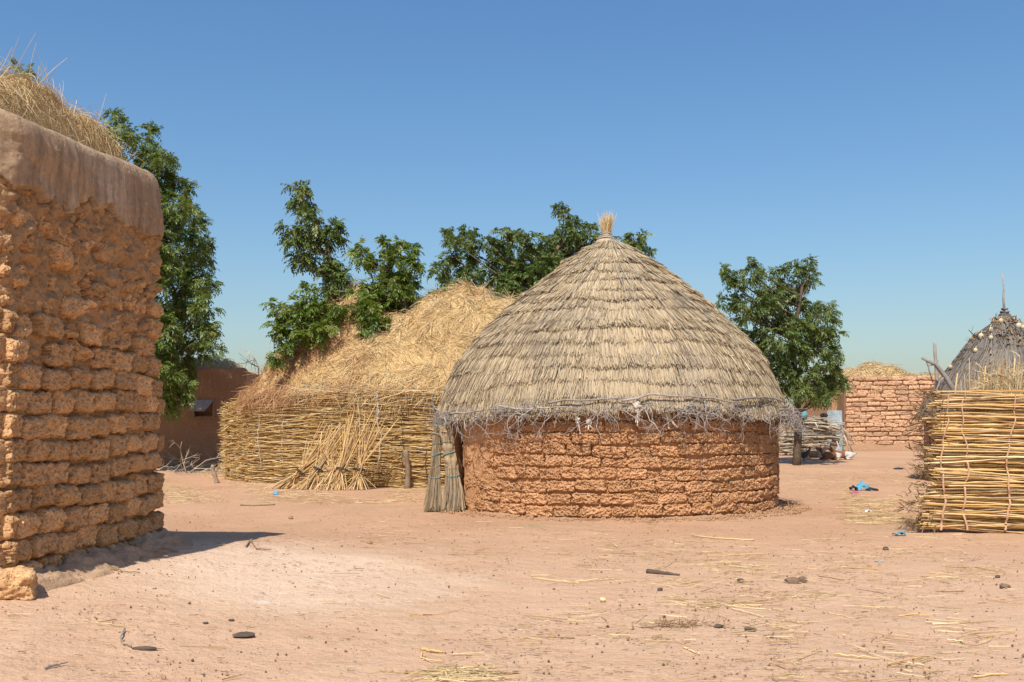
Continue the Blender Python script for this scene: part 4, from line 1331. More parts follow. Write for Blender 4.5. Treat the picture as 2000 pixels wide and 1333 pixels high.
# ------------------------------------------------------------------ grey thatched hut behind the right fence
def grey_hut():
    c = np.array([(1962 - 1000) / FPX * 26, 26.0])
    t = thing('thatched_hut', (c[0], c[1], 0), 'grey conical thatched hut with a tall spike and gourds, behind the right fence', 'hut')
    th = np.linspace(-math.pi, math.pi, 61)[:-1]; z = np.linspace(-.1, 1.9, 12)
    V = cyl(th[:, None] + 0 * z[None], 1.95 + 0 * th[:, None] + 0 * z[None], np.broadcast_to(z[None], (60, 12)), c)
    part('wall', V.reshape(-1, 3), grid_faces(60, 12, True), MAT['plaster_far'], t, True)
    pz = np.array([4.50, 4.30, 4.12, 3.78, 3.38, 2.97, 2.55, 2.1, 1.65]); pr = np.array([.05, .14, .32, .80, 1.08, 1.38, 1.66, 1.95, 2.2])
    V = cyl(th[:, None] + 0 * pz[None], np.maximum(pr - .03, .02)[None] + 0 * th[:, None], np.broadcast_to(pz[None] - .02, (60, len(pz))), c)
    roof = part('roof', V.reshape(-1, 3), grid_faces(60, len(pz), True), MAT['thatch_grey'], t, True)
    thatch_roof(roof, c, pz, pr, 10, 150, .008, .5, MAT['thatch_grey'], 301, lift=.03)
    tp = P3(1957, 535, 26)
    g = Geo(); add_tube(g, [(c[0], c[1], 4.3), (c[0] - .03, c[1], 4.8), (c[0] - .02, c[1], 5.1), tuple(tp)], [.03, .028, .02, .012], 6)
    part('spike', *g.get(), MAT['wood_grey'], t, True)
    for k, zz in enumerate((4.28, 4.36, 4.44, 4.52)):
        g = Geo(); a = np.linspace(0, 2 * math.pi, 16); r = (.17, .13, .10, .07)[k]
        add_tube(g, np.stack([c[0] + r * np.cos(a), c[1] + r * np.sin(a), zz + .012 * np.cos(2 * a)], -1), .022, 5)
        part('binding', *g.get(), MAT['thatch_grey'], t, True)
    # withered vine on the roof
    tv = thing('dried_vine', (c[0], c[1] - 1.0, 3.3), 'withered brown gourd vine spread over the grey hut roof', 'vine')
    ps = np.concatenate([[0], np.cumsum(np.hypot(np.diff(pz), np.diff(pr)))])
    n = 380
    band = rng.choice([.45, .95, 1.15, 1.5, 1.75, 2.2], n) + rng.normal(0, .06, n)
    az = rng.uniform(-1.7, 1.7, n)
    keep = (band < 1.3) | (az > .1) | (rng.random(n) < .12)
    band, az = band[keep], az[keep]; n = len(az)
    p = cyl(az, np.interp(band, ps, pr) + .05, np.interp(band, ps, pz) + .05, c)
    d = unit(rng.normal(0, 1, (n, 3)))
    V, F = ribbons(curves(p, d, rng.uniform(.06, .16, n), rng.normal(0, .5, (n, 3)), 3), rng.uniform(.012, .035, n))
    part('dead_leaves', V, F, MAT['root'], tv, False, 'stuff')
    for k, (px, py, s) in enumerate(((1955, 628, .075), (1934, 645, .075), (1916, 657, .075), (1935, 660, .06), (1905, 685, .06), (1989, 637, .075), (1856, 717, .055), (1998, 640, .06))):
        # set each on the roof surface along the sight line
        best = None
        for dd in np.linspace(23.5, 26, 200):
            q = P3(px, py, dd); r = math.hypot(q[0] - c[0], q[1] - c[1])
            if r <= np.interp(-q[2], -pz, pr) + .05: best = q; break
        if best is None: best = P3(px, py, 26)
        V, F = lump(400 + k, np.array([s, s, s * 1.15]), .06, 2)
        g = Geo(); g.add(V, F); add_tube(g, [(0, 0, s), (.01, 0, s * 1.5), (.03, 0, s * 1.9)], [.016, .012, .008], 5)
        V, F = g.get()
        labs = ['pale gourd highest on the grey hut roof, just under the bound tip', 'pale gourd on the left slope of the grey hut roof, second from the tip', 'pale gourd on the left outline of the grey hut roof, third from the tip',
                'small pale gourd inside the left outline of the grey hut roof', 'small pale gourd halfway down the left slope of the grey hut roof', 'pale gourd on the right slope of the grey hut roof', 'small gourd lowest on the left slope of the grey hut roof', 'small pale gourd at the right picture edge on the grey hut roof']
        solo('gourd', V + best, F, MAT['gourd'], best, labs[k], 'gourd', 'gourds on the grey hut roof', True)
grey_hut()

# ------------------------------------------------------------------ shaded mud house on the left, beyond the yard
def box_wall(path, z0, ztop, th, seed, res=.12, amp=.03, rough_top=.06):
    """closed ring of wall surface following path (list of xy), outside on the right-hand side"""
    path = np.array(path, float)
    S = np.concatenate([[0], np.cumsum(np.hypot(*np.diff(path, axis=0).T))])
    s = np.arange(0, S[-1] + res, res)
    xy = np.stack([np.interp(s, S, path[:, 0]), np.interp(s, S, path[:, 1])], -1)
    tn = unit(np.gradient(xy, axis=0)); nr = np.stack([tn[:, 1], -tn[:, 0]], -1)
    nz = int((ztop - z0) / res) + 2
    rows = []
    top = ztop + rough_top * fbm(np.stack([s * 1.1, 0 * s, 0 * s], -1), 3, seed)
    for k in range(nz):
        z = z0 + (top - z0) * k / (nz - 1)
        B = np.concatenate([xy, z[:, None]], 1)
        o = amp * fbm(B * 1.2, 3, seed + 1)
        rows.append(np.concatenate([xy + nr * o[:, None], z[:, None]], 1))
    rows.append(np.concatenate([xy - nr * th * .2, (top + .05)[:, None]], 1))
    rows.append(np.concatenate([xy - nr * th * .8, (top + .05)[:, None]], 1))
    rows.append(np.concatenate([xy - nr * th, (top - .05)[:, None]], 1))
    rows.append(np.concatenate([xy - nr * th, (z0 + 0 * top)[:, None]], 1))
    V = np.stack(rows, 1)
    return V.reshape(-1, 3), grid_faces(len(s), len(rows))

def mud_house_left():
    c = np.array([-9.1, 34.0]); u = np.array([-.989, -.147]); v = np.array([-.147, .989])
    t = thing('mud_house', (c[0] - 3, c[1] + 1, .1), 'smooth mud walled house with a small shuttered window, shaded by the tree', 'house')
    p0 = c + u * 7; 
    # front wall in pieces round the window opening
    wx0 = (378 - 1000) / FPX * 33.6; wx1 = (411 - 1000) / FPX * 33.6
    a0 = (wx1 - c[0]) / u[0]; a1 = (wx0 - c[0]) / u[0]
    zs0, zs1 = P3(0, 815, 33.8)[2], P3(0, 783, 33.8)[2]
    ztop = 3.38
    V, F = box_wall([p0, c, c + v * 7], -.1, ztop, .35, 311, .10, .03)
    # cut the window opening out of the wall surface
    def inside(Q):
        a = (Q[:, 0] - c[0]) * u[0] + (Q[:, 1] - c[1]) * u[1]; b = (Q[:, 0] - c[0]) * v[0] + (Q[:, 1] - c[1]) * v[1]
        return (a > a0) & (a < a1) & (Q[:, 2] > zs0) & (Q[:, 2] < zs1) & (b < .5)
    ctr = V[F].mean(1)
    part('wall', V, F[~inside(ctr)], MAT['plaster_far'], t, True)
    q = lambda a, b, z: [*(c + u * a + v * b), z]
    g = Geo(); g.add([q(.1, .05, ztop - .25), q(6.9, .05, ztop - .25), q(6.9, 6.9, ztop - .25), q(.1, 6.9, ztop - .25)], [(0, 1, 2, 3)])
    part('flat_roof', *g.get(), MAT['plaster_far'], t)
    g = Geo(); g.add([q(0.4, 3, 0), q(6.6, 3, 0), q(6.6, 3, 3.2), q(0.4, 3, 3.2)], [(0, 1, 2, 3)])
    part('dark_room_sheet', *g.get(), MAT['void'], t)  # dark sheet whose colour stands in for the unlit room behind the window
    # window: reveal, frame, propped shutter
    m0, m1 = a0 - .02, a1 + .02
    g = Geo()
    for (za, zb, aa, ab) in ((zs0 - .04, zs0, m0, m1), (zs1, zs1 + .05, m0, m1), (zs0 - .04, zs1 + .05, m0 - .05, m0), (zs0 - .04, zs1 + .05, m1, m1 + .05)):
        B = np.array([q(x, y, z) for x in (aa, ab) for y in (-.05, .30) for z in (za, zb)])
        g.add(B, [(0, 1, 3, 2), (4, 6, 7, 5), (0, 4, 5, 1), (2, 3, 7, 6), (0, 2, 6, 4), (1, 5, 7, 3)])
    w = part('window', *g.get(), MAT['wood'], t)
    g = Geo()
    hx = lambda a, b, z, dz: [q(a, b, z), q(a, b - .01, z - dz)]
    n0 = np.array([q(m0 - .02, -.07, zs1 + .03), q(m1 + .05, -.07, zs1 + .03), q(m1 + .12, -.42, zs1 - .42), q(m0 + .14, -.42, zs1 - .42)])
    n0[2] = q(m1 + .10, -.40, zs1 - .34); n0[3] = q(m0 + .22, -.40, zs1 - .34)
    dn = np.array([.0, .02, -.025])
    g.add(np.concatenate([n0, n0 + dn]), [(0, 1, 2, 3), (7, 6, 5, 4), (0, 4, 5, 1), (1, 5, 6, 2), (2, 6, 7, 3), (3, 7, 4, 0)])
    part('shutter', *g.get(), MAT['wood_grey'], w)
    def h(x, y):
        a = (x - c[0]) * u[0] + (y - c[1]) * u[1]; b = (x - c[0]) * v[0] + (y - c[1]) * v[1]
        e = sstep(.05, .8, a) * sstep(.05, .9, b) * (1 - sstep(5.5, 7, a)) * (1 - sstep(4.5, 6.2, b))
        return 3.1 - 1.5 * (1 - sstep(.02, .1, a) * sstep(.02, .1, b)) + e * (.62 + .12 * fbm(np.stack([x, y, 0 * x], -1) * 1.4, 3, 321))
    hay_mound(h, -15.4, -8.9, 33.2, 40, 16000, .45, .008, 322, MAT['hay_pale'], MAT['hay_base'], 'hay_pile', 'thin layer of pale dry grass on the shaded mud house roof', (c[0] - 3, c[1] + 2, 3.3), res=.2, wild=.25, lift=.4, zmin=3.15)
    # dead branch on its roof
    g = Geo(); rn = np.random.default_rng(5)
    b = P3(505, 738, 35.5)
    main = [b, P3(505, 718, 35.5), P3(498, 702, 35.5), P3(485, 687, 35.5), P3(467, 680, 35.5)]
    add_tube(g, main, [.03, .028, .022, .016, .008], 5)
    for k, (x, y) in enumerate(((470, 700), (462, 712), (480, 708), (466, 690), (492, 722), (478, 720), (510, 728), (500, 728))):
        s = main[1 + k % 3]; e = P3(x, y, 35.4 + rn.uniform(-.2, .2)); add_tube(g, [s, (s + e) / 2 + rn.normal(0, .06, 3), e], [.014, .010, .005], 4)
    V, F = g.get()
    solo('dead_branch', V, F, MAT['twig_pale'], b, 'bare curled dead branch on the corner of the shaded mud house roof', 'branch', None, True)
mud_house_left()

# dry brushwood at its foot
def brushwood():
    base = gpt(370, 922)
    g = Geo(); rn = np.random.default_rng(9)
    def twig(p, d, L, r, depth):
        pts = [p]; dd = d
        for k in range(7):
            dd = unit(dd + rn.normal(0, .16, 3)); pts.append(pts[-1] + dd * L / 7)
        pts = np.array(pts); pts[:, 2] = np.maximum(pts[:, 2], gz(pts[:, 0], pts[:, 1]) + .02)
        add_tube(g, pts, np.linspace(r, r * .4, 8), 4)
        if depth:
            for _ in range(3):
                k = rn.integers(2, 7); twig(pts[k], unit(dd + rn.normal(0, .6, 3)), L * .5, r * .6, depth - 1)
    for k in range(48):
        p = gpt(rn.uniform(300, 455), rn.uniform(908, 930)); p[2] += rn.uniform(.02, .15)
        twig(p, unit(np.array([rn.choice([-1, 1]) * 1.0, rn.normal(0, .4), abs(rn.normal(.05, .2))])), rn.uniform(.6, 1.5), rn.uniform(.010, .018), 1)
    # three branches arching up
    twig(gpt(365, 925), unit(np.array([-.45, 0, .75])), 1.0, .022, 2)
    twig(gpt(372, 925), unit(np.array([.8, 0, .55])), 1.1, .022, 2)
    twig(gpt(418, 925), unit(np.array([.8, 0, .42])), 1.1, .022, 2)
    V, F = g.get()
    t = thing('brushwood', base, 'pale dry thorn branches lying at the foot of the shaded mud house', 'branches')
    part('branches', V, F, MAT['twig_pale'], t, True, 'stuff')
brushwood()

# ------------------------------------------------------------------ far brick house on the right
def far_house():
    y = 48.0
    xl = (1652 - 1000) / FPX * y; xr = 24.0
    zb, zt = .20, EYE + (HOR - 738) / FPX * y
    t = thing('brick_house', (20, y, .27), 'far flat roofed house of small reddish mud bricks on the right', 'house')
    V, F = box_wall([(xl, y + 7), (xl, y), (xr, y), (xr, y + 7)][::-1][::-1], zb, zt, .35, 331, .25, .01, .04)
    # path runs back-left, front, right: outside is on the right-hand side when walked the other way
    V, F = box_wall([(xr, y + 7), (xr, y), (xl, y), (xl, y + 7)], zb, zt, -.35, 331, .25, .01, .04)
    part('wall', V, F, MAT['mortar_far'], t, True)
    g = Geo(); g.add([(xl + .1, y + .1, zt - .2), (xr - .1, y + .1, zt - .2), (xr - .1, y + 6.9, zt - .2), (xl + .1, y + 6.9, zt - .2)], [(0, 1, 2, 3)])
    part('flat_roof', *g.get(), MAT['plaster_far'], t)
    reg = [brick_mesh('brick', .60, .12, .17, .035, .022, .010, 500 + k, nx=16, nz=8, mat=MAT['brick_far']) for k in range(8)]
    rn = random.Random(31)
    rows = 17
    hgt = (zt - .30) / rows
    for i in range(rows):
        z = .34 + hgt * (i + .5)
        a = xl - (0 if i % 2 else .33)
        while a < 21.8:
            L = rn.uniform(.52, .78)
            a0 = max(a, xl - .01)
            if a + L - a0 > .12:
                new_obj('brick', rn.choice(reg), None, t, loc=((a0 + a + L) / 2, y - .005 + rn.uniform(-.035, .015), z + rn.uniform(-.022, .022) + .03 * math.sin(a * .9 + i)), rot=(rn.uniform(-.1, .1), rn.uniform(-.035, .035), rn.uniform(-.03, .03)),
                        scale=((a + L - a0) / .6 * rn.uniform(.92, .985), 1, hgt / .17 * rn.uniform(.82, .95)))
            a += L
    # earth bank at its foot
    xs = np.linspace(xl - .3, xr, 60)
    rows_ = []
    for k in range(6):
        f = k / 5
        zz = gz(xs, 0 * xs + y - .1 - f * .9) - .01 + .30 * (1 - f) ** 1.3 * (1 + .3 * fbm(np.stack([xs, 0 * xs, 0 * xs], -1), 3, 335))
        rows_.append(np.stack([xs, 0 * xs + y - .06 - f * .9, zz], -1))
    part('earth_footing', np.stack(rows_, 1).reshape(-1, 3), grid_faces(60, 6)[:, ::-1], MAT['clod'], t, True)
    # hay on its roof
    def h(x, yy):
        e = sstep(xl - .05, xl + .5, x) * sstep(y + .02, y + .7, yy) * (1 - sstep(y + 4, y + 6, yy))
        b = .35 + .55 * np.exp(-((x - 18.2) / 1.0) ** 2) + .2 * fbm(np.stack([x, yy, 0 * x], -1) * 1.1, 3, 341)
        return zt - .22 + e * np.maximum(b, .1)
    hay_mound(h, xl - .1, 23.5, y + .02, y + 6.5, 16000, .5, .012, 342, MAT['hay_pale'], MAT['hay_base'], 'hay_pile', 'low dry grass heap on the far brick house roof', (20, y + 2, zt - .2), res=.2, wild=.05, lift=.3, zmin=zt - .15)
    # lower shaded wall at its left
    g = Geo()
    x0, x1 = (1637 - 1000) / FPX * 49.5, xl - .02
    zt2 = EYE + (HOR - 776) / FPX * 49.5
    V, F = box_wall([(x1, 55.5), (x1, 49.5), (x0, 50.4), (x0, 56)], .1, zt2, -.3, 351, .2, .02, .03)
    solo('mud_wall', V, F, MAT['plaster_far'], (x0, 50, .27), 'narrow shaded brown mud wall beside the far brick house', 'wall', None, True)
far_house()

def far_bits():
    # low brick wall beyond the firewood
    d = 62.0
    x0, x1 = (1578 - 1000) / FPX * d, (1650 - 1000) / FPX * d
    zt = EYE + (HOR - 792) / FPX * d
    t = thing('mud_wall', ((x0 + x1) / 2, d, .27), 'low reddish mud brick wall far off behind the corrugated sheet', 'wall')
    V, F = box_wall([(x1, d + .6), (x1, d), (x0, d), (x0, d + 6)], .1, zt, -.4, 361, .25, .02, .06)
    part('wall', V, F, MAT['mortar_far'], t, True)
    me = brick_mesh('brick', .7, .12, .2, .02, .012, .004, 560, nx=6, nz=4, mat=MAT['brick_far'])
    rn = random.Random(2)
    for i in range(10):
        a = x0 - (.35 if i % 2 else 0)
        while a < x1 - .3:
            new_obj('brick', me, None, t, loc=(a + .36, d - .01 + rn.uniform(-.02, .01), .40 + i * .235), rot=(0, 0, 0), scale=(1, 1, 1)); a += .73
    # straw stack between the hut and that wall
    c = np.array([(1568 - 1000) / FPX * 55, 55.0])
    th = np.linspace(-math.pi, math.pi, 40)[:-1]
    z = np.array([.1, 1.0, 1.8, 2.4, 2.75]); r = np.array([1.1, 1.1, .95, .55, .05])
    V = cyl(th[:, None] + 0 * z[None], r[None] * (1 + .08 * np.sin(5 * th))[:, None], np.broadcast_to(z[None], (39, 5)), c)
    t = thing('straw_stack', (c[0], c[1], .27), 'small golden straw stack far off behind the firewood', 'straw stack')
    part('core', V.reshape(-1, 3), grid_faces(39, 5, True), MAT['hay_base'], t, True)
    n = 3000
    a = rng.uniform(-math.pi, math.pi, n); zz = rng.uniform(.5, 2.75, n)
    p = cyl(a, np.interp(zz, z, r) + .01, zz, c)
    d_ = unit(np.stack([np.sin(a) * .4, -np.cos(a) * .4, -np.ones(n)], -1) + rng.normal(0, .2, (n, 3)))
    V, F = ribbons(curves(p, d_, rng.uniform(.3, .6, n), rng.normal(0, .1, (n, 3)), 3), rng.uniform(.008, .016, n))
    part('straw', V, F, MAT['hay'], t, False, 'stuff')
far_bits()

# ------------------------------------------------------------------ trees
def leaf_cloud(base, d, L, droop, lsize, lw):
    """compound leaves: base (N,3), d (N,3) unit -> quads of leaflets"""
    N = len(base)
    pairs = 5
    t = np.concatenate([np.repeat((np.arange(pairs) + 1) / (pairs + .8), 2), [1.0]])
    sg = np.concatenate([np.tile([1, -1], pairs), [0]])
    J = len(t)
    g = np.array([0, 0, -1.0])
    p = base[:, None] + d[:, None] * (L[:, None] * t[None])[..., None] + g * (droop * L)[:, None, None] * (t ** 2)[None, :, None]
    tang = unit(d[:, None] + g * 2 * droop[:, None, None] * t[None, :, None])
    ref = unit(rng.normal(0, .5, (N, 1, 3)) + np.array([0, 0, 1.0]))
    side = unit(np.cross(tang, ref))
    nrm = np.cross(side, tang)
    ld = unit(tang * .6 + side * sg[None, :, None] * .8 + g * .22 + rng.normal(0, .12, (N, J, 3)))
    wd = unit(np.cross(ld, nrm + rng.normal(0, .35, (N, J, 3))))
    ls = (lsize * rng.uniform(.8, 1.2, (N, J)) * (1.05 - .25 * t)[None])[..., None]
    w = lw * rng.uniform(.8, 1.2, (N, J))[..., None]
    a = p; b = p + ld * ls * .42 + wd * w; c = p + ld * ls + g * ls * .12; e = p + ld * ls * .42 - wd * w
    V = np.stack([a, b, c, e], 2).reshape(-1, 3)
    F = np.arange(N * J * 4).reshape(-1, 4)
    return V, F

def tree(name, label, trunk_px, trunk_d, lobes, mat, dens=1.0, leaf=.30, ls=.115, lw=.022, trunk_r=.14, trunk_top=None, wind=(0.15, 0, 0), seed=0, base_z=None, dz=.7, group=None, stems=(), shrink=1.04):
    """lobes: (px, py, rx, ry[, depth offset]) in photo pixels, each given a real depth"""
    rn = np.random.default_rng(seed)
    bx = (trunk_px[0] - 1000) / FPX * trunk_d
    bz = float(gz(bx, trunk_d)) if base_z is None else base_z
    base = np.array([bx, trunk_d, bz])
    t = thing(name, base, label, 'tree', group)
    g = Geo()
    tops = trunk_top if trunk_top is not None else [(trunk_px[0], trunk_px[1])]
    tp = [base - np.array([0, 0, .2])] + [P3(x, y, trunk_d) for x, y in tops]
    tp = np.array(tp)
    # smooth trunk
    f = np.linspace(0, 1, 16); ff = np.linspace(0, 1, len(tp))
    line = np.stack([np.interp(f, ff, tp[:, k]) for k in range(3)], -1)
    line += .03 * np.stack([np.sin(f * 9 + seed), np.cos(f * 7 + seed), 0 * f], -1)
    add_tube(g, line, trunk_r * (1 - .72 * f), 9)
    B, D, LL = [], [], []
    for lb in lobes:
        px, py, rx, ry = lb[:4]
        do = lb[4] if len(lb) > 4 else rn.uniform(-dz, dz)
        dd = trunk_d + do
        c = P3(px, py, dd); k = dd / FPX
        rad = np.array([rx * k, min(rx, ry * 1.3) * k * .9, ry * k]) * shrink
        # limb from the trunk to the lobe
        cand = line[4:] if len(line) > 8 else line
        hd = np.hypot(cand[:, 0] - c[0], cand[:, 1] - c[1])
        below = cand[cand[:, 2] < c[2] - .55 * hd]
        src = below[np.argmin(np.linalg.norm(below - c, axis=1) + .6 * np.maximum(0, below[:, 2] - c[2] + .5))] if len(below) else cand[0]
        mid = (src + c) / 2 + np.array([0, 0, -.10 * np.linalg.norm(c - src)]) * .6 + rn.normal(0, .05, 3)
        q = np.linspace(0, 1, 7)[:, None]
        limb = src * (1 - q) ** 2 + 2 * mid * q * (1 - q) + c * q ** 2
        r0 = min(.05, .018 + .010 * np.linalg.norm(c - src))
        add_tube(g, limb, np.linspace(r0, .010, 7), 5)
        vol = rad[0] * rad[2] * 4 + .10
        nt = max(3, int(vol * 26 * dens))
        v = unit(rn.normal(0, 1, (nt, 3))) * (rn.random((nt, 1)) ** .45)
        tuft = c + v * rad
        for q in tuft[:max(3, nt // 2)]:
            m2 = (c + q) / 2 + rn.normal(0, .03, 3)
            add_tube(g, [c, m2, q], [.010, .007, .004], 3)
        nl = rn.integers(5, 9, nt)
        for i in range(nt):
            n = nl[i]
            out = unit(v[i] * np.array([1, 1, .8]) + np.array([0, 0, .25]))
            dv = unit(out * .75 + rn.normal(0, .75, (n, 3)) + np.array(wind))
            B.append(np.repeat(tuft[i][None], n, 0)); D.append(dv); LL.append(leaf * rn.uniform(.7, 1.15, n))
    B = np.concatenate(B); D = np.concatenate(D); LL = np.concatenate(LL)
    for e in stems:
        pts = np.array([P3(x, y, trunk_d + (e[0] if False else 0)) for x, y in e])
        add_tube(g, pts, np.linspace(.03, .010, len(pts)), 5)
    part('trunk', *g.get(), MAT['bark'], t, True)
    V, F = leaf_cloud(B, D, LL, rng.uniform(.2, .6, len(B)), ls, lw)
    part('crown', V, F, MAT[mat], t, False)
    return t

tree('neem_tree', 'tall dark leafy tree behind the left mud brick house, shading the far mud house', (255, 920), 31.0,
     [(40, 138, 14, 12), (20, 165, 14, 12), (222, 232, 18, 16), (238, 262, 26, 20), (292, 258, 10, 16), (285, 285, 22, 18), (322, 302, 16, 16), (300, 330, 40, 32), (340, 360, 28, 30), (352, 400, 22, 26), (330, 430, 45, 40), (385, 422, 16, 16),
      (375, 470, 34, 24), (405, 490, 16, 18), (345, 500, 50, 36), (395, 540, 26, 26), (350, 560, 50, 34), (400, 600, 24, 28), (350, 620, 55, 36), (405, 650, 20, 26), (360, 680, 46, 34), (335, 720, 44, 34), (345, 755, 34, 26), (318, 790, 22, 16),
      (240, 380, 80, 60), (220, 500, 100, 70), (230, 620, 100, 70), (180, 300, 60, 50), (250, 720, 60, 50), (140, 420, 80, 90), (150, 600, 80, 90), (300, 640, 40, 60, -1.5), (300, 500, 40, 60, -1.5), (310, 720, 40, 40, -1.6), (90, 300, 60, 60)],
     'leaf', dens=.78, leaf=.34, ls=.13, lw=.024, trunk_r=.26, trunk_top=[(262, 760), (250, 560), (235, 400), (230, 300)], seed=1, dz=1.4)

tree('neem_tree', 'slender tree with one tall leaning leafy stem rising from the hay heap', (640, 800), 26.2,
     [(576, 362, 12, 12), (588, 385, 15, 15), (596, 408, 18, 14), (608, 430, 20, 14), (572, 440, 18, 10), (584, 462, 24, 12), (612, 468, 20, 14), (644, 440, 20, 16), (652, 462, 18, 18), (630, 470, 14, 14), (585, 500, 22, 12), (612, 505, 26, 14), (636, 525, 26, 16),
      (660, 548, 20, 18), (640, 560, 26, 20)],
     'leaf_dark', dens=.85, leaf=.30, ls=.125, lw=.024, trunk_r=.055, trunk_top=[(655, 640), (650, 540), (638, 480), (608, 420), (578, 358)], seed=2, shrink=1.1, base_z=1.2, dz=.35, wind=(.25, 0, -.15))
tree('neem_shrub', 'dense green shrub spilling over the left side of the hay heap', (600, 760), 25.4,
     [(598, 585, 30, 22), (570, 605, 24, 22), (590, 625, 36, 28), (620, 605, 26, 22), (632, 645, 22, 16, -.5), (600, 650, 30, 18), (650, 610, 18, 18), (535, 610, 16, 20), (545, 640, 20, 20), (560, 660, 22, 18), (548, 690, 14, 14), (668, 600, 12, 12)],
     'leaf_bright', dens=.85, leaf=.26, ls=.115, lw=.022, trunk_r=.06, trunk_top=[(605, 690), (605, 600)], seed=3, base_z=1.4, dz=.4)
tree('neem_tree', 'bushy bright green tree standing at the middle of the hay heap top', (745, 760), 25.8,
     [(703, 488, 14, 14), (712, 505, 14, 10), (762, 478, 18, 14), (785, 490, 24, 18), (805, 515, 14, 22), (770, 515, 32, 22), (730, 530, 24, 20), (745, 560, 36, 24), (715, 575, 24, 22), (775, 555, 32, 24), (720, 605, 26, 24, -.6), (750, 600, 34, 24), (712, 640, 18, 16, -.8), (735, 630, 22, 18, -.7), (800, 560, 20, 20), (790, 585, 24, 14), (828, 585, 20, 12), (845, 600, 12, 9), (702, 658, 8, 8, -.8)],
     'leaf_bright', dens=.85, leaf=.27, ls=.115, lw=.022, trunk_r=.08, trunk_top=[(748, 640), (750, 560), (765, 490)], seed=4, base_z=1.6, dz=.45)
tree('neem_tree', 'broad leafy tree rising behind the hay heap and the round hut roof', (1030, 800), 31.0,
     [(878, 460, 14, 14), (890, 475, 14, 14), (905, 455, 10, 8), (925, 468, 13, 18), (885, 500, 20, 16), (865, 528, 18, 12), (915, 510, 18, 20), (948, 480, 14, 14), (985, 462, 18, 14), (975, 490, 22, 18), (1010, 458, 6, 8), (1000, 505, 30, 22), (1042, 468, 20, 16), (1030, 498, 30, 20), (1080, 465, 18, 14), (1068, 495, 28, 20),
      (1110, 465, 20, 18), (1115, 490, 22, 16), (1138, 470, 14, 12), (1152, 462, 8, 8), (1150, 484, 12, 8), (1092, 410, 5, 5), (1104, 418, 8, 8), (1118, 430, 6, 6), (1125, 448, 9, 8), (1108, 446, 10, 9), (1155, 445, 6, 6), (1172, 462, 6, 8),
      (960, 530, 36, 22), (1010, 545, 46, 26), (1050, 530, 40, 24), (905, 545, 36, 20), (930, 565, 40, 18), (990, 575, 40, 16), (870, 555, 20, 12), (860, 575, 16, 10), (1020, 570, 30, 14),
      (1090, 530, 60, 30), (1150, 520, 50, 30), (1212, 465, 8, 6), (1225, 485, 12, 8), (1238, 466, 9, 7), (1252, 460, 8, 6), (1250, 482, 12, 7), (1265, 492, 6, 7), (1200, 500, 40, 20)],
     'leaf_dark', dens=.85, leaf=.28, ls=.125, lw=.024, trunk_r=.2, trunk_top=[(1040, 700), (1050, 620), (1060, 540), (1090, 480)], seed=5, dz=.8,
     stems=[[(1090, 500), (1112, 460), (1103, 430), (1093, 408)], [(1215, 500), (1240, 490), (1256, 475), (1253, 458)], [(1110, 490), (1140, 478), (1153, 462), (1156, 446)], [(1225, 490), (1238, 478), (1238, 465)], [(1240, 490), (1262, 492)]])
tb = gpt(1556, 909)
tree('neem_tree', 'upright neem tree with dark feathery crown and bare trunk right of the round hut', (1556, 909), float(tb[1]),
     [(1408, 528, 12, 14), (1424, 545, 16, 14), (1440, 562, 18, 16), (1412, 588, 14, 10), (1432, 590, 16, 12), (1462, 512, 14, 14), (1470, 535, 18, 18), (1482, 555, 18, 18), (1514, 535, 15, 18), (1522, 560, 20, 18), (1554, 520, 13, 18), (1584, 520, 12, 18), (1560, 548, 14, 18), (1588, 548, 14, 16), (1540, 580, 26, 20), (1505, 585, 26, 22), (1468, 590, 26, 22),
      (1460, 625, 24, 26), (1495, 620, 30, 26), (1535, 620, 32, 26), (1575, 595, 26, 24), (1612, 605, 14, 14), (1625, 620, 12, 20), (1602, 630, 24, 22), (1570, 640, 34, 26), (1480, 655, 28, 24), (1520, 660, 34, 26), (1620, 660, 18, 22), (1595, 675, 34, 26), (1555, 690, 34, 26), (1505, 700, 32, 24), (1475, 690, 22, 20), (1630, 700, 14, 24),
      (1615, 715, 26, 24), (1580, 730, 34, 24), (1535, 735, 30, 24), (1500, 735, 26, 22), (1638, 740, 12, 16), (1605, 755, 30, 18), (1565, 765, 30, 14), (1530, 770, 22, 14), (1625, 770, 18, 10), (1590, 780, 20, 8)],
     'leaf_dark', dens=.58, leaf=.34, ls=.145, lw=.026, shrink=.98, trunk_r=.15, trunk_top=[(1558, 830), (1554, 760), (1552, 690), (1556, 620), (1566, 560)], seed=6, dz=.9, wind=(.25, 0, -.25))
tree('distant_tree', 'low round green tree far off behind the corrugated sheet', (1615, 850), 70.0,
     [(1590, 785, 18, 8), (1612, 782, 20, 10), (1632, 786, 14, 8), (1600, 796, 26, 8)], 'leaf', dens=.35, leaf=.6, ls=.25, lw=.05, trunk_r=.2, trunk_top=[(1613, 800), (1612, 785)], seed=7, dz=.8)
tree('roof_shrub', 'small grey green sprig of a tree above the shaded mud house roof', (430, 800), 42.0,
     [(424, 688, 8, 8), (430, 705, 12, 10), (440, 715, 14, 8)], 'leaf_dark', dens=.7, leaf=.4, ls=.14, lw=.024, trunk_r=.1, trunk_top=[(431, 740), (428, 695)], seed=8, dz=.4)

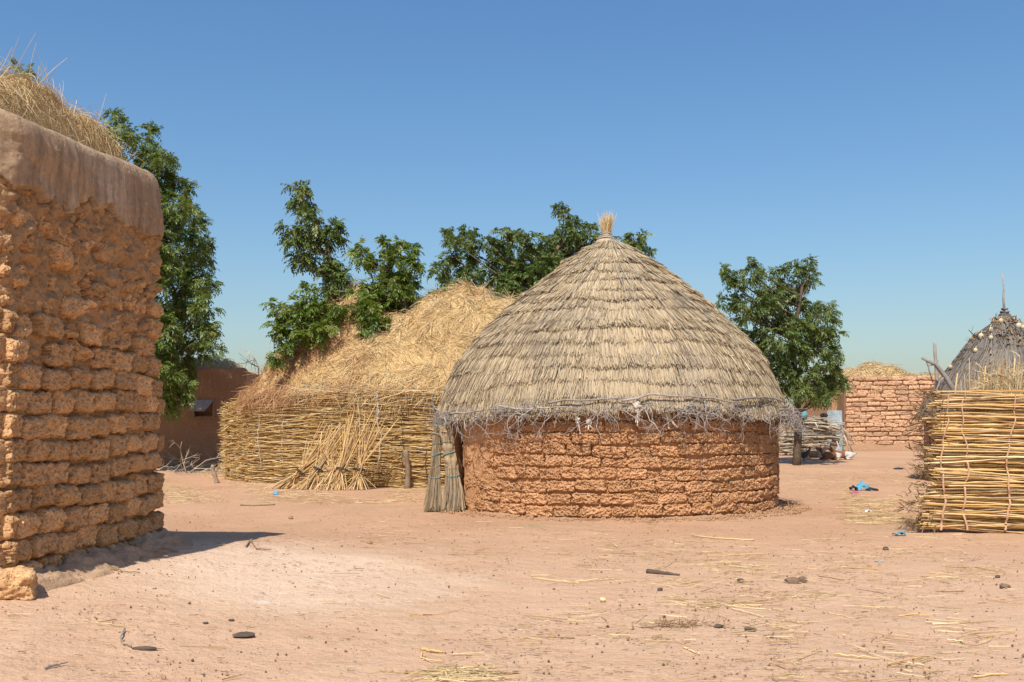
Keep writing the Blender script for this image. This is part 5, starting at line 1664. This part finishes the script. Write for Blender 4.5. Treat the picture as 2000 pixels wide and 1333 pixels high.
# ------------------------------------------------------------------ firewood rack, metal sheet, animals
def firewood():
    d = 41.5
    rn = np.random.default_rng(77)
    b = gpt(1580, 892)
    t = thing('firewood_rack', (b[0], d, b[2]), 'rough rack of stacked dry branches behind the upright neem tree', 'firewood')
    for px, top in ((1519, 838), (1535, 850), (1549, 826), (1592, 812), (1612, 830), (1597, 850)):
        p = P3(px, 892, d); p[2] = b[2] - .1; q = P3(px + rn.uniform(-3, 3), top, d)
        g = Geo(); add_tube(g, [p, (p + q) / 2 + rn.normal(0, .02, 3), q], [.05, .042, .032], 6)
        part('post', *g.get(), MAT['wood'], t, True)
    n = 430
    P0, P1 = [], []
    for k in range(n):
        px = rn.uniform(1508, 1600); L = rn.uniform(25, 75)
        lo = 888
        py = rn.uniform(843, lo) if rn.random() < .62 else rn.uniform(818, 845)
        if py < 843: px = rn.uniform(1545, 1590)
        dy = rn.normal(0, 4)
        px2 = min(px + L, 1650 if py < 862 else 1618)
        dd = d + rn.uniform(-.35, .35)
        P0.append(P3(px, py, dd)); P1.append(P3(px2, py + dy + max(0, px2 - 1620) * .25, dd + rn.normal(0, .1)))
    V, F = rods(np.array(P0), np.array(P1), rng.uniform(.012, .03, n), .012, K=5)
    part('stacked_branches', V, F, MAT['twig_pale'], t, True, 'stuff')
    for k, pts in enumerate(([(1555, 826), (1610, 827), (1640, 833), (1665, 852), (1672, 862)], [(1560, 854), (1620, 853), (1650, 857), (1662, 862)], [(1600, 832), (1640, 838), (1655, 855), (1664, 885)], [(1610, 834), (1645, 845), (1660, 870), (1668, 888)], [(1620, 832), (1650, 842), (1668, 868)], [(1648, 850), (1655, 868), (1658, 888)], [(1572, 822), (1600, 818), (1626, 815)])):
        g = Geo(); q = np.array([P3(x, y, d - .4 - .05 * k) for x, y in pts]); add_tube(g, q, np.linspace(.035, .014, len(q)), 5)
        part('branch', *g.get(), MAT['twig_pale'], t, True)
    for px0, py0, px1, py1, m in ((1564, 828, 1570, 868, 'cord_teal'), (1592, 826, 1596, 840, 'cord_white'), (1634, 862, 1638, 884, 'cord_white'), (1641, 860, 1646, 885, 'cord_teal'), (1636, 828, 1644, 838, 'cord_teal')):
        g = Geo(); a_, b_ = P3(px0, py0, d - .7), P3(px1, py1, d - .7); add_tube(g, [a_, (a_ + b_) / 2 + np.array([.04, 0, 0]), b_], .02, 5)
        part('strap', *g.get(), MAT[m], t, True)
    # things thrown on it
    def cloth(px, py, w, h, mat, name, lab, seed, cat):
        V, F = lump(seed, np.array([w, .25, h]), .4, 3, 1.7)
        c = P3(px, py, d - .35)
        solo(name, V + c, F, MAT[mat], c - np.array([0, 0, h * .7]), lab, cat, None, True)
    cloth(1569, 811, .17, .17, 'cloth_teal', 'cloth_bundle', 'crumpled teal cloth on top of the firewood rack', 601, 'cloth')
    cloth(1609, 812, .12, .10, 'cloth_black', 'plastic_bag', 'small black bag on the right end of the firewood rack', 602, 'bag')
    # shaded hollow under the drooping branches: a leaning board
    c = P3(1627, 872, d - .2)
    g = Geo(); V = np.array([(x, y, z) for x in (-.16, .16) for y in (-.02, .02) for z in (-.32, .30)]); V[:, 0] += V[:, 2] * .45
    g.add(V + c, [(0, 1, 3, 2), (4, 6, 7, 5), (0, 4, 5, 1), (2, 3, 7, 6), (0, 2, 6, 4), (1, 5, 7, 3)])
    V, F = g.get()
    solo('wooden_board', V, F, MAT['wood'], c - np.array([0, 0, .3]), 'dark wooden board leaning under the firewood, by the metal sheet', 'board')
    # corrugated sheet
    d2 = 43.0
    nx, nz = 97, 12
    u = np.linspace(0, 1, nx); w = np.linspace(0, 1, nz)
    U, Wg = np.meshgrid(u, w, indexing='ij')
    px = 1617 + 29 * U; py = 876 - 74 * Wg
    V = np.stack([(px - 1000) / FPX * d2, d2 + .10 * Wg + .028 * np.sin(U * 9 * 2 * math.pi), EYE + (HOR - py) / FPX * d2 - .12 * U * (1 - Wg)], -1)
    V2 = V + np.array([0, .006, 0])
    F = grid_faces(nx, nz)
    b2 = V[0, 0]
    solo('metal_sheet', np.concatenate([V.reshape(-1, 3), V2.reshape(-1, 3)]), np.concatenate([F, F[:, ::-1] + nx * nz]), MAT['sheet'], b2, 'upright pale blue grey corrugated metal sheet beside the firewood rack', 'metal sheet', None, True)
firewood()

def goat(px, py, yaw, s, mat, lab):
    b = gpt(px, py)
    nodes = [((0, 0, .24), .17), ((-.28, 0, .25), .18), ((-.50, 0, .24), .14), ((-.60, 0, .28), .05), ((-.68, 0, .30), .025),       # belly, rump, tail
             ((.26, 0, .27), .17), ((.42, 0, .36), .11), ((.52, 0, .50), .085), ((.60, .0, .60), .085), ((.72, 0, .57), .062), ((.80, 0, .53), .045),   # chest, neck, head, muzzle
             ((.30, .15, .12), .07), ((.52, .17, .06), .04), ((.38, .20, .04), .032),                                              # folded forelegs
             ((.30, -.15, .12), .07), ((.52, -.17, .06), .04), ((.38, -.20, .04), .032),
             ((-.34, .18, .14), .10), ((-.10, .24, .07), .05), ((-.34, .26, .04), .035), ((-.14, .28, .03), .028),                  # folded hind legs
             ((-.34, -.18, .14), .10), ((-.10, -.24, .07), .05), ((-.34, -.26, .04), .035), ((-.14, -.28, .03), .028),
             ((.57, .10, .62), .03), ((.53, .19, .57), .022), ((.57, -.10, .62), .03), ((.53, -.19, .57), .022)]                    # ears
    edges = [(0, 1), (1, 2), (2, 3), (3, 4), (0, 5), (5, 6), (6, 7), (7, 8), (8, 9), (9, 10), (5, 11), (11, 12), (12, 13), (5, 14), (14, 15), (15, 16), (1, 17), (17, 18), (18, 19), (19, 20), (1, 21), (21, 22), (22, 23), (23, 24), (8, 25), (25, 26), (8, 27), (27, 28)]
    me = bpy.data.meshes.new('goat')
    me.from_pydata([tuple(c * s for c in n[0]) for n in nodes], edges, [])
    o = bpy.data.objects.new('goat', me); COL.objects.link(o)
    me.materials.append(mat)
    sk = o.modifiers.new('skin', 'SKIN'); sk.use_smooth_shade = True
    for i, n in enumerate(nodes):
        sv = me.skin_vertices[0].data[i]; sv.radius = (n[1] * s, n[1] * s); sv.use_root = (i == 0)
    sb = o.modifiers.new('sub', 'SUBSURF'); sb.levels = 2; sb.render_levels = 2
    o.location = tuple(b); o.rotation_euler = (0, 0, yaw)
    tag(o, lab, 'goat', 'goats resting by the firewood')
    g = Geo()
    for sg in (1, -1):
        add_tube(g, np.array([(.58, .035 * sg, .66), (.54, .045 * sg, .75), (.48, .06 * sg, .80)]) * s, np.array([.018, .014, .006]) * s, 5)
    V, F = g.get()
    h = new_obj('horns', mesh_np('horns', V, F, True), MAT['dung'])
    h.parent = o
    return o
goat(1588, 897, R(-20), .78, goat_mat('goat_tan', (0.40, 0.21, 0.10), (0.48, 0.43, 0.36), .22, .49), 'tan goat with white chest lying left of the other two goats')
goat(1622, 899, R(190), .74, goat_mat('goat_brown', (0.17, 0.075, 0.035), (0.50, 0.46, 0.40), -.42, -.18), 'dark brown goat with white rump lying between the other two')
goat(1645, 898, R(172), .78, goat_mat('goat_red', (0.24, 0.095, 0.04), (0.50, 0.46, 0.40), -.49, -.10), 'reddish brown goat with large white rear, rightmost of the three')

def hen():
    b = gpt(1570, 903)
    nodes = [((0, 0, .24), .085), ((-.10, 0, .25), .080), ((-.20, 0, .30), .045), ((-.28, 0, .36), .02), ((.09, 0, .27), .07), ((.15, 0, .36), .035), ((.18, 0, .44), .032), ((.23, 0, .435), .010),
             ((.0, .04, .14), .03), ((.0, .04, .03), .010), ((.05, .04, .008), .008), ((.0, -.04, .14), .03), ((.0, -.04, .03), .010), ((.05, -.04, .008), .008)]
    edges = [(0, 1), (1, 2), (2, 3), (0, 4), (4, 5), (5, 6), (6, 7), (0, 8), (8, 9), (9, 10), (0, 11), (11, 12), (12, 13)]
    me = bpy.data.meshes.new('hen'); me.from_pydata([tuple(c * 1.15 for c in n[0]) for n in nodes], edges, [])
    o = bpy.data.objects.new('hen', me); COL.objects.link(o); me.materials.append(plain_mat('hen_feathers', (0.07, 0.07, 0.08), .6, .5, 40))
    sk = o.modifiers.new('skin', 'SKIN'); sk.use_smooth_shade = True
    for i, n in enumerate(nodes):
        sv = me.skin_vertices[0].data[i]; sv.radius = (n[1] * 1.15,) * 2; sv.use_root = (i == 0)
    o.modifiers.new('sub', 'SUBSURF').render_levels = 2
    o.location = tuple(b); o.rotation_euler = (0, 0, R(-15))
    tag(o, 'dark hen standing at the foot of the upright neem tree', 'hen')
    V, F = lump(5, (.02, .008, .02), .3, 1)
    c = new_obj('comb', mesh_np('comb', V + np.array([.205, 0, .545]), F, True), MAT['pink']); c.parent = o
hen()

# ------------------------------------------------------------------ litter and small things on the ground
def litter():
    rn = rng
    def scatter(zones, L0, L1, W0, W1, name, mat, label, cat, K=3):
        Cs, Ws = [], []
        for (px0, px1, py0, py1, n) in zones:
            px = rn.uniform(px0, px1, n); py = py0 + (py1 - py0) * rn.random(n)
            keep = fbm(np.stack([px / 90, py / 30, 0 * px], -1), 3, 701) > rn.uniform(-.7, .6, n)
            px, py = px[keep], py[keep]
            P = np.array([gpt(a, b) for a, b in zip(px, py)]) if len(px) < 400 else None
            if P is None:
                d = EYE * FPX / (py - HOR); x = (px - 1000) / FPX * d
                for _ in range(6):
                    d = .5 * d + .5 * (EYE - gz((px - 1000) / FPX * d, d)) * FPX / (py - HOR)
                x = (px - 1000) / FPX * d
                P = np.stack([x, d, gz(x, d)], -1)
            m = len(P)
            a = rn.normal(0, .55, m) + rn.choice([0, math.pi], m) + (rn.random(m) < .25) * rn.uniform(0, 3.1, m)
            L = L0 + (L1 - L0) * rn.random(m) ** 2.4
            D = np.stack([np.cos(a), np.sin(a), rn.normal(0, .04, m)], -1)
            C = curves(P + np.array([0, 0, .010]), D, L, np.stack([rn.normal(0, .12, m), rn.normal(0, .12, m), 0 * a], -1), K)
            C[..., 2] = np.maximum(C[..., 2], gz(C[..., 0], C[..., 1]) + .006) + rn.uniform(0, .008, (m, 1))
            Cs.append(C); Ws.append(rn.uniform(W0, W1, m))
        V, F = prisms(np.concatenate(Cs), np.concatenate(Ws), 3, .6)
        o = new_obj(name, mesh_np(name, V, F), MAT[mat])
        tag(o, label, cat, None, 'stuff')
    scatter([(310, 870, 918, 985, 9000), (310, 500, 915, 945, 2500), (1640, 1800, 950, 1025, 2600), (1520, 1800, 900, 960, 1200), (1000, 2000, 1060, 1260, 900), (1300, 2000, 1040, 1140, 700), (700, 1300, 1020, 1090, 500), (1500, 2000, 1200, 1333, 260), (850, 960, 1308, 1333, 260), (0, 900, 1060, 1333, 120)],
            .03, .32, .002, .0055, 'straw_litter', 'litter', 'scattered chaff and broken straw over the sandy yard', 'straw')
    # dark crumbs, dung pellets and pebbles
    scatter([(0, 2000, 905, 1010, 3500), (300, 2000, 1000, 1120, 3600), (900, 2000, 1080, 1333, 3200), (0, 1000, 1060, 1333, 1500)], .012, .07, .0012, .003, 'twig_litter', 'root', 'fine brown plant bits trodden into the sandy yard', 'plant bits')
    n = 9500
    px = rn.uniform(-40, 2040, n); py = 905 + 430 * rn.random(n) ** 1.1
    w = fbm(np.stack([px / 160, py / 60, 0 * px], -1), 3, 705) + .5 * (px > 1000) + .3 * (py < 1120)
    k = w > rn.uniform(-.6, 1.2, n)
    px, py = px[k], py[k]
    d = EYE * FPX / (py - HOR)
    for _ in range(8): d = .5 * d + .5 * (EYE - gz((px - 1000) / FPX * d, d)) * FPX / (py - HOR)
    x = (px - 1000) / FPX * d
    m = len(x)
    s = .003 + .009 * rn.random(m) ** 5
    O = np.array([(1, 0, 0), (-1, 0, 0), (0, 1, 0), (0, -1, 0), (0, 0, 1), (0, 0, -1)], float)
    V = O[None] * s[:, None, None] * rn.uniform(.6, 1.5, (m, 6, 1)) + np.stack([x, d, gz(x, d) + s * .4], -1)[:, None]
    T = np.array([(0, 2, 4), (2, 1, 4), (1, 3, 4), (3, 0, 4), (2, 0, 5), (1, 2, 5), (3, 1, 5), (0, 3, 5)])
    F = (np.arange(m) * 6)[:, None, None] + T[None]
    o = new_obj('pebbles', mesh_np('pebbles', V.reshape(-1, 3), F.reshape(-1, 3)), straw_mat('crumbs', [(.12, .075, .05), (.26, .15, .09), (.36, .22, .13), (.16, .10, .07), (.5, .36, .25)]))
    tag(o, 'dark crumbs, droppings and pebbles strewn over the sand', 'pebbles', None, 'stuff')

    # single things
    def stone(px, py, wpx, hpx, mat, name, lab, cat, seed, dep=None):
        b = gpt(px, py); k = b[1] / FPX
        size = np.array([wpx * k / 2, (dep or wpx * .8) * k / 2, hpx * k / 2])
        V, F = lump(seed, size, .30, 2, 1.5)
        solo(name, V + b + np.array([0, 0, size[2] * .55]), F, MAT[mat], b, lab, cat)
    stone(1547, 1139, 31, 15, 'stone', 'stone', 'larger of two dark brown stones side by side, right foreground', 'stone', 1)
    stone(1568, 1136, 18, 13, 'stone', 'stone', 'smaller of two dark brown stones side by side, right foreground', 'stone', 2)
    stone(1446, 1136, 16, 8, 'dung', 'dung_lump', 'small dark lump left of the paired stones', 'dung', 3)
    stone(1963, 1148, 22, 10, 'stone', 'stone', 'flat dark stone near the right picture edge', 'stone', 4)
    stone(1948, 1129, 10, 8, 'dung', 'dung_lump', 'round dark pellet near the right picture edge, above the flat stone', 'dung', 5)
    stone(1730, 1074, 12, 8, 'dung', 'dung_lump', 'dark pellet below the end of the right fence', 'dung', 6)
    stone(1289, 1154, 12, 8, 'dung', 'dung_lump', 'round black pellet below the dark bark strip', 'dung', 7)
    stone(1404, 1226, 18, 10, 'dung', 'dung_lump', 'crumbly brown dung by dry stalks, right foreground', 'dung', 8)
    stone(1465, 1232, 26, 9, 'dung', 'dung_lump', 'flat brown dung lump beside a yellow straw', 'dung', 9)
    stone(1006, 1316, 12, 8, 'stone', 'stone', 'single small brown pebble at the bottom centre', 'stone', 10)
    stone(722, 1062, 14, 8, 'clod', 'clod', 'small red clod left of the round hut', 'clod', 11)
    stone(568, 1014, 10, 9, 'clod', 'clod', 'small brown clod in front of the stalk fence', 'clod', 12)
    stone(1177, 1174, 12, 9, 'stalk_bright', 'fruit', 'small orange round fruit lying on the sand', 'fruit', 13)
    stone(475, 1244, 46, 12, 'dung', 'dung_cake', 'flat dark dried dung cake, left foreground', 'dung', 14, 34)
    stone(282, 1270, 46, 11, 'dung', 'seed_pod', 'dark dried pod lying by a curved stem, left foreground', 'pod', 15, 14)
    stone(402, 1218, 11, 5, 'dung', 'dung_lump', 'small dark crumb above the flat dung cake, left', 'dung', 16)
    stone(452, 1213, 13, 5, 'dung', 'dung_lump', 'small dark crumb above the flat dung cake, right', 'dung', 17)
    stone(1755, 917, 20, 5, 'cloth_black', 'flat_scrap', 'flat black scrap on the sand in front of the far brick house', 'scrap', 18, 8)
    stone(1205 + 512, 1098, 18, 7, 'rope', 'can', 'small crushed grey can below the right fence', 'can', 19)
    stone(168, 1112, 20, 7, 'clod', 'clod', 'small pale brick fragment at the foot of the left house', 'clod', 20, 9)

    def stick(pts, r0, r1, mat, name, lab, cat, lift=.012, group=None):
        P = np.array([gpt(x, y) for x, y in pts]); P[:, 2] += lift
        f = np.linspace(0, 1, 4 * len(P)); ff = np.linspace(0, 1, len(P))
        Q = np.stack([np.interp(f, ff, P[:, k]) for k in range(3)], -1) + rng.normal(0, .003, (len(f), 3))
        V, F4, F3 = tube(Q, np.linspace(r0, r1, len(Q)), 6)
        solo(name, V, [F4, F3], MAT[mat], P[0], lab, cat, group, True)
    stick([(1353, 1049), (1415, 1054), (1473, 1057)], .010, .014, 'stalk', 'stalk_piece', 'brown stalk lying in front of the right side of the round hut', 'stalk')
    stick([(1265, 1119), (1300, 1123), (1327, 1125)], .030, .010, 'dung', 'bark_strip', 'dark bark strip with straw in the middle foreground', 'bark')
    stick([(1275, 1118), (1300, 1108), (1320, 1098)], .006, .004, 'stalk_bright', 'stalk_piece', 'straw sticking up from the dark bark strip', 'stalk', .03)
    stick([(245, 1235), (236, 1247), (240, 1262), (258, 1268)], .006, .004, 'twig', 'curved_stem', 'thin curved grey stem beside the dark pod, left foreground', 'stem', .02)
    stick([(90, 1308), (110, 1303), (132, 1299)], .009, .004, 'twig', 'twig', 'small dark twig in the bottom left corner', 'twig')
    stick([(480, 1070), (492, 1056), (490, 1060), (500, 1074)], .010, .006, 'wood', 'twig', 'short bent twig at the tip of the left house shadow', 'twig', .02)
    stick([(500, 1074), (530, 1076)], .010, .006, 'wood', 'twig', 'dark twig lying right of the left house shadow tip', 'twig')
    stick([(215, 1098), (217, 1113), (240, 1118), (275, 1121)], .006, .004, 'wood', 'twig', 'thin bent twig at the shaded foot of the left house', 'twig')
    stick([(470, 988), (500, 989), (538, 987)], .016, .009, 'wood', 'twig', 'dark stick lying in front of the stalk fence', 'twig')
    stick([(822, 1270), (845, 1276), (866, 1276)], .012, .007, 'stalk_bright', 'husk', 'upper arm of the forked yellow husk in the centre foreground', 'husk')
    stick([(822, 1275), (824, 1288), (838, 1294), (868, 1293)], .006, .004, 'stalk_bright', 'husk', 'lower thin curl of yellow husk in the centre foreground', 'husk')
    stick([(800, 1205), (870, 1200), (905, 1192)], .004, .002, 'stalk', 'twig', 'fine reddish forked twig on the sand, centre', 'twig')
    stick([(1250, 1227), (1300, 1226), (1350, 1226)], .008, .005, 'wood', 'twig', 'brown dry plant stem with clumps, right of centre foreground', 'twig')
    yel = [((1646, 1110), (1718, 1114)), ((1380, 1087), (1512, 1082)), ((1427, 1190), (1491, 1208)), ((1428, 1186), (1490, 1185)), ((1617, 1199), (1663, 1210)), ((1815, 1121), (1870, 1129)), ((1755, 1205), (1815, 1203)), ((1905, 1110), (1965, 1120)), ((1925, 1173), (1998, 1180)),
           ((1632, 1281), (1718, 1288)), ((1733, 1300), (1800, 1285)), ((1900, 1325), (1970, 1320)), ((1336, 1268), (1366, 1281)), ((1350, 1192), (1520, 1170)), ((1600, 1128), (1650, 1136)), ((1525, 1215), (1560, 1220)), ((1850, 1252), (1890, 1258)), ((1120, 1138), (1200, 1132)), ((1040, 1130), (1130, 1140)), ((1640, 1015), (1760, 1008))]
    for a, b in yel:
        m = ((a[0] + b[0]) / 2 + rng.uniform(-6, 6), (a[1] + b[1]) / 2 + rng.uniform(-2, 2))
        stick([a, m, b], .006, .004, 'stalk_bright', 'straw_piece', 'single long yellow straw lying flat on the bare sand of the yard', 'straw', .010, 'single yellow straws on the yard')
    # clump of brown dry plant
    n = 130
    b = gpt(1325, 1224)
    p = b + np.stack([rng.normal(0, .14, n), rng.normal(0, .09, n), 0 * np.zeros(n) + .01], -1)
    d = unit(np.stack([rng.normal(.5, .8, n), rng.normal(0, .5, n), np.abs(rng.normal(.2, .2, n))], -1))
    V, F = ribbons(curves(p, d, rng.uniform(.03, .09, n), rng.normal(0, .3, (n, 3)), 4), rng.uniform(.002, .005, n))
    solo('dry_plant', V, F, MAT['root'], b, 'flattened brown dry weed on the sand, right of centre foreground', 'weed', kind='stuff')
    for k, (px, py) in enumerate(((1310, 1140), (1390, 1180), (1440, 1105), (895, 1325), (1560, 1165))):
        n = 110
        b = gpt(px, py)
        p = b + np.stack([rng.normal(0, .22, n), rng.normal(0, .16, n), np.full(n, .008)], -1)
        a = rng.uniform(0, 6.28, n)
        V, F = ribbons(curves(p, np.stack([np.cos(a), .5 * np.sin(a), np.abs(rng.normal(0, .08, n))], -1), rng.uniform(.05, .22, n), rng.normal(0, .12, (n, 3)) * np.array([1, 1, .2]), 4), rng.uniform(.0015, .004, n))
        solo('straw_wisp', V, F, MAT['litter'], b, ['loose straw wisp under the dark bark strip, centre right', 'tangled straw wisp beside the brown dung, right foreground', 'straw wisp left of the paired stones, upper right', 'pale straw wisp at the bottom edge, centre', 'thin straw wisp below the paired stones'][k], 'straw', kind='stuff')

    def rag(px, py, wpx, hpx, mat, name, lab, seed, cat='rag'):
        b = gpt(px, py); k = b[1] / FPX
        n = 14
        u = np.linspace(-1, 1, n); U, W = np.meshgrid(u, u, indexing='ij')
        Z = np.maximum(0, 1 - .55 * (U ** 2 + W ** 2)) * .8 + .5 * fbm(np.stack([U * 1.7, W * 1.7, 0 * U + seed], -1), 3, seed)
        V = np.stack([U * wpx * k / 2 * (1 + .3 * fbm(np.stack([W * 2, U, 0 * U + seed], -1), 2, seed + 3)), W * wpx * k * .4, np.maximum(Z, 0) * hpx * k + .01], -1).reshape(-1, 3) + b
        solo(name, np.concatenate([V, V - np.array([0, 0, .004])]), np.concatenate([grid_faces(n, n), grid_faces(n, n)[:, ::-1] + n * n]), MAT[mat], b, lab, cat, None, True)
    rag(1683, 958, 26, 13, 'cloth_blue', 'plastic_rag', 'crumpled blue plastic rag on the sand between hut and right fence', 711)
    rag(1667, 959, 14, 9, 'cloth_black', 'rag', 'small dark scrap at the left of the blue rag', 712)
    rag(1703, 959, 20, 6, 'cloth_black', 'rag', 'small dark scrap at the right of the blue rag', 713)
    rag(1668, 964, 14, 4, 'pink', 'rag', 'tiny pink scrap just below the blue rag', 714)
    rag(1695, 1001, 12, 6, 'paper', 'paper_scrap', 'small white paper scrap in the straw by the right fence', 715, 'paper')
    rag(1757, 1046, 22, 7, 'cloth_blue', 'plastic_rag', 'small torn blue rag below the end of the right fence', 716)
    rag(539, 967, 10, 6, 'cloth_blue', 'plastic_rag', 'tiny bright blue plastic scrap in front of the stalk fence', 717)
litter()
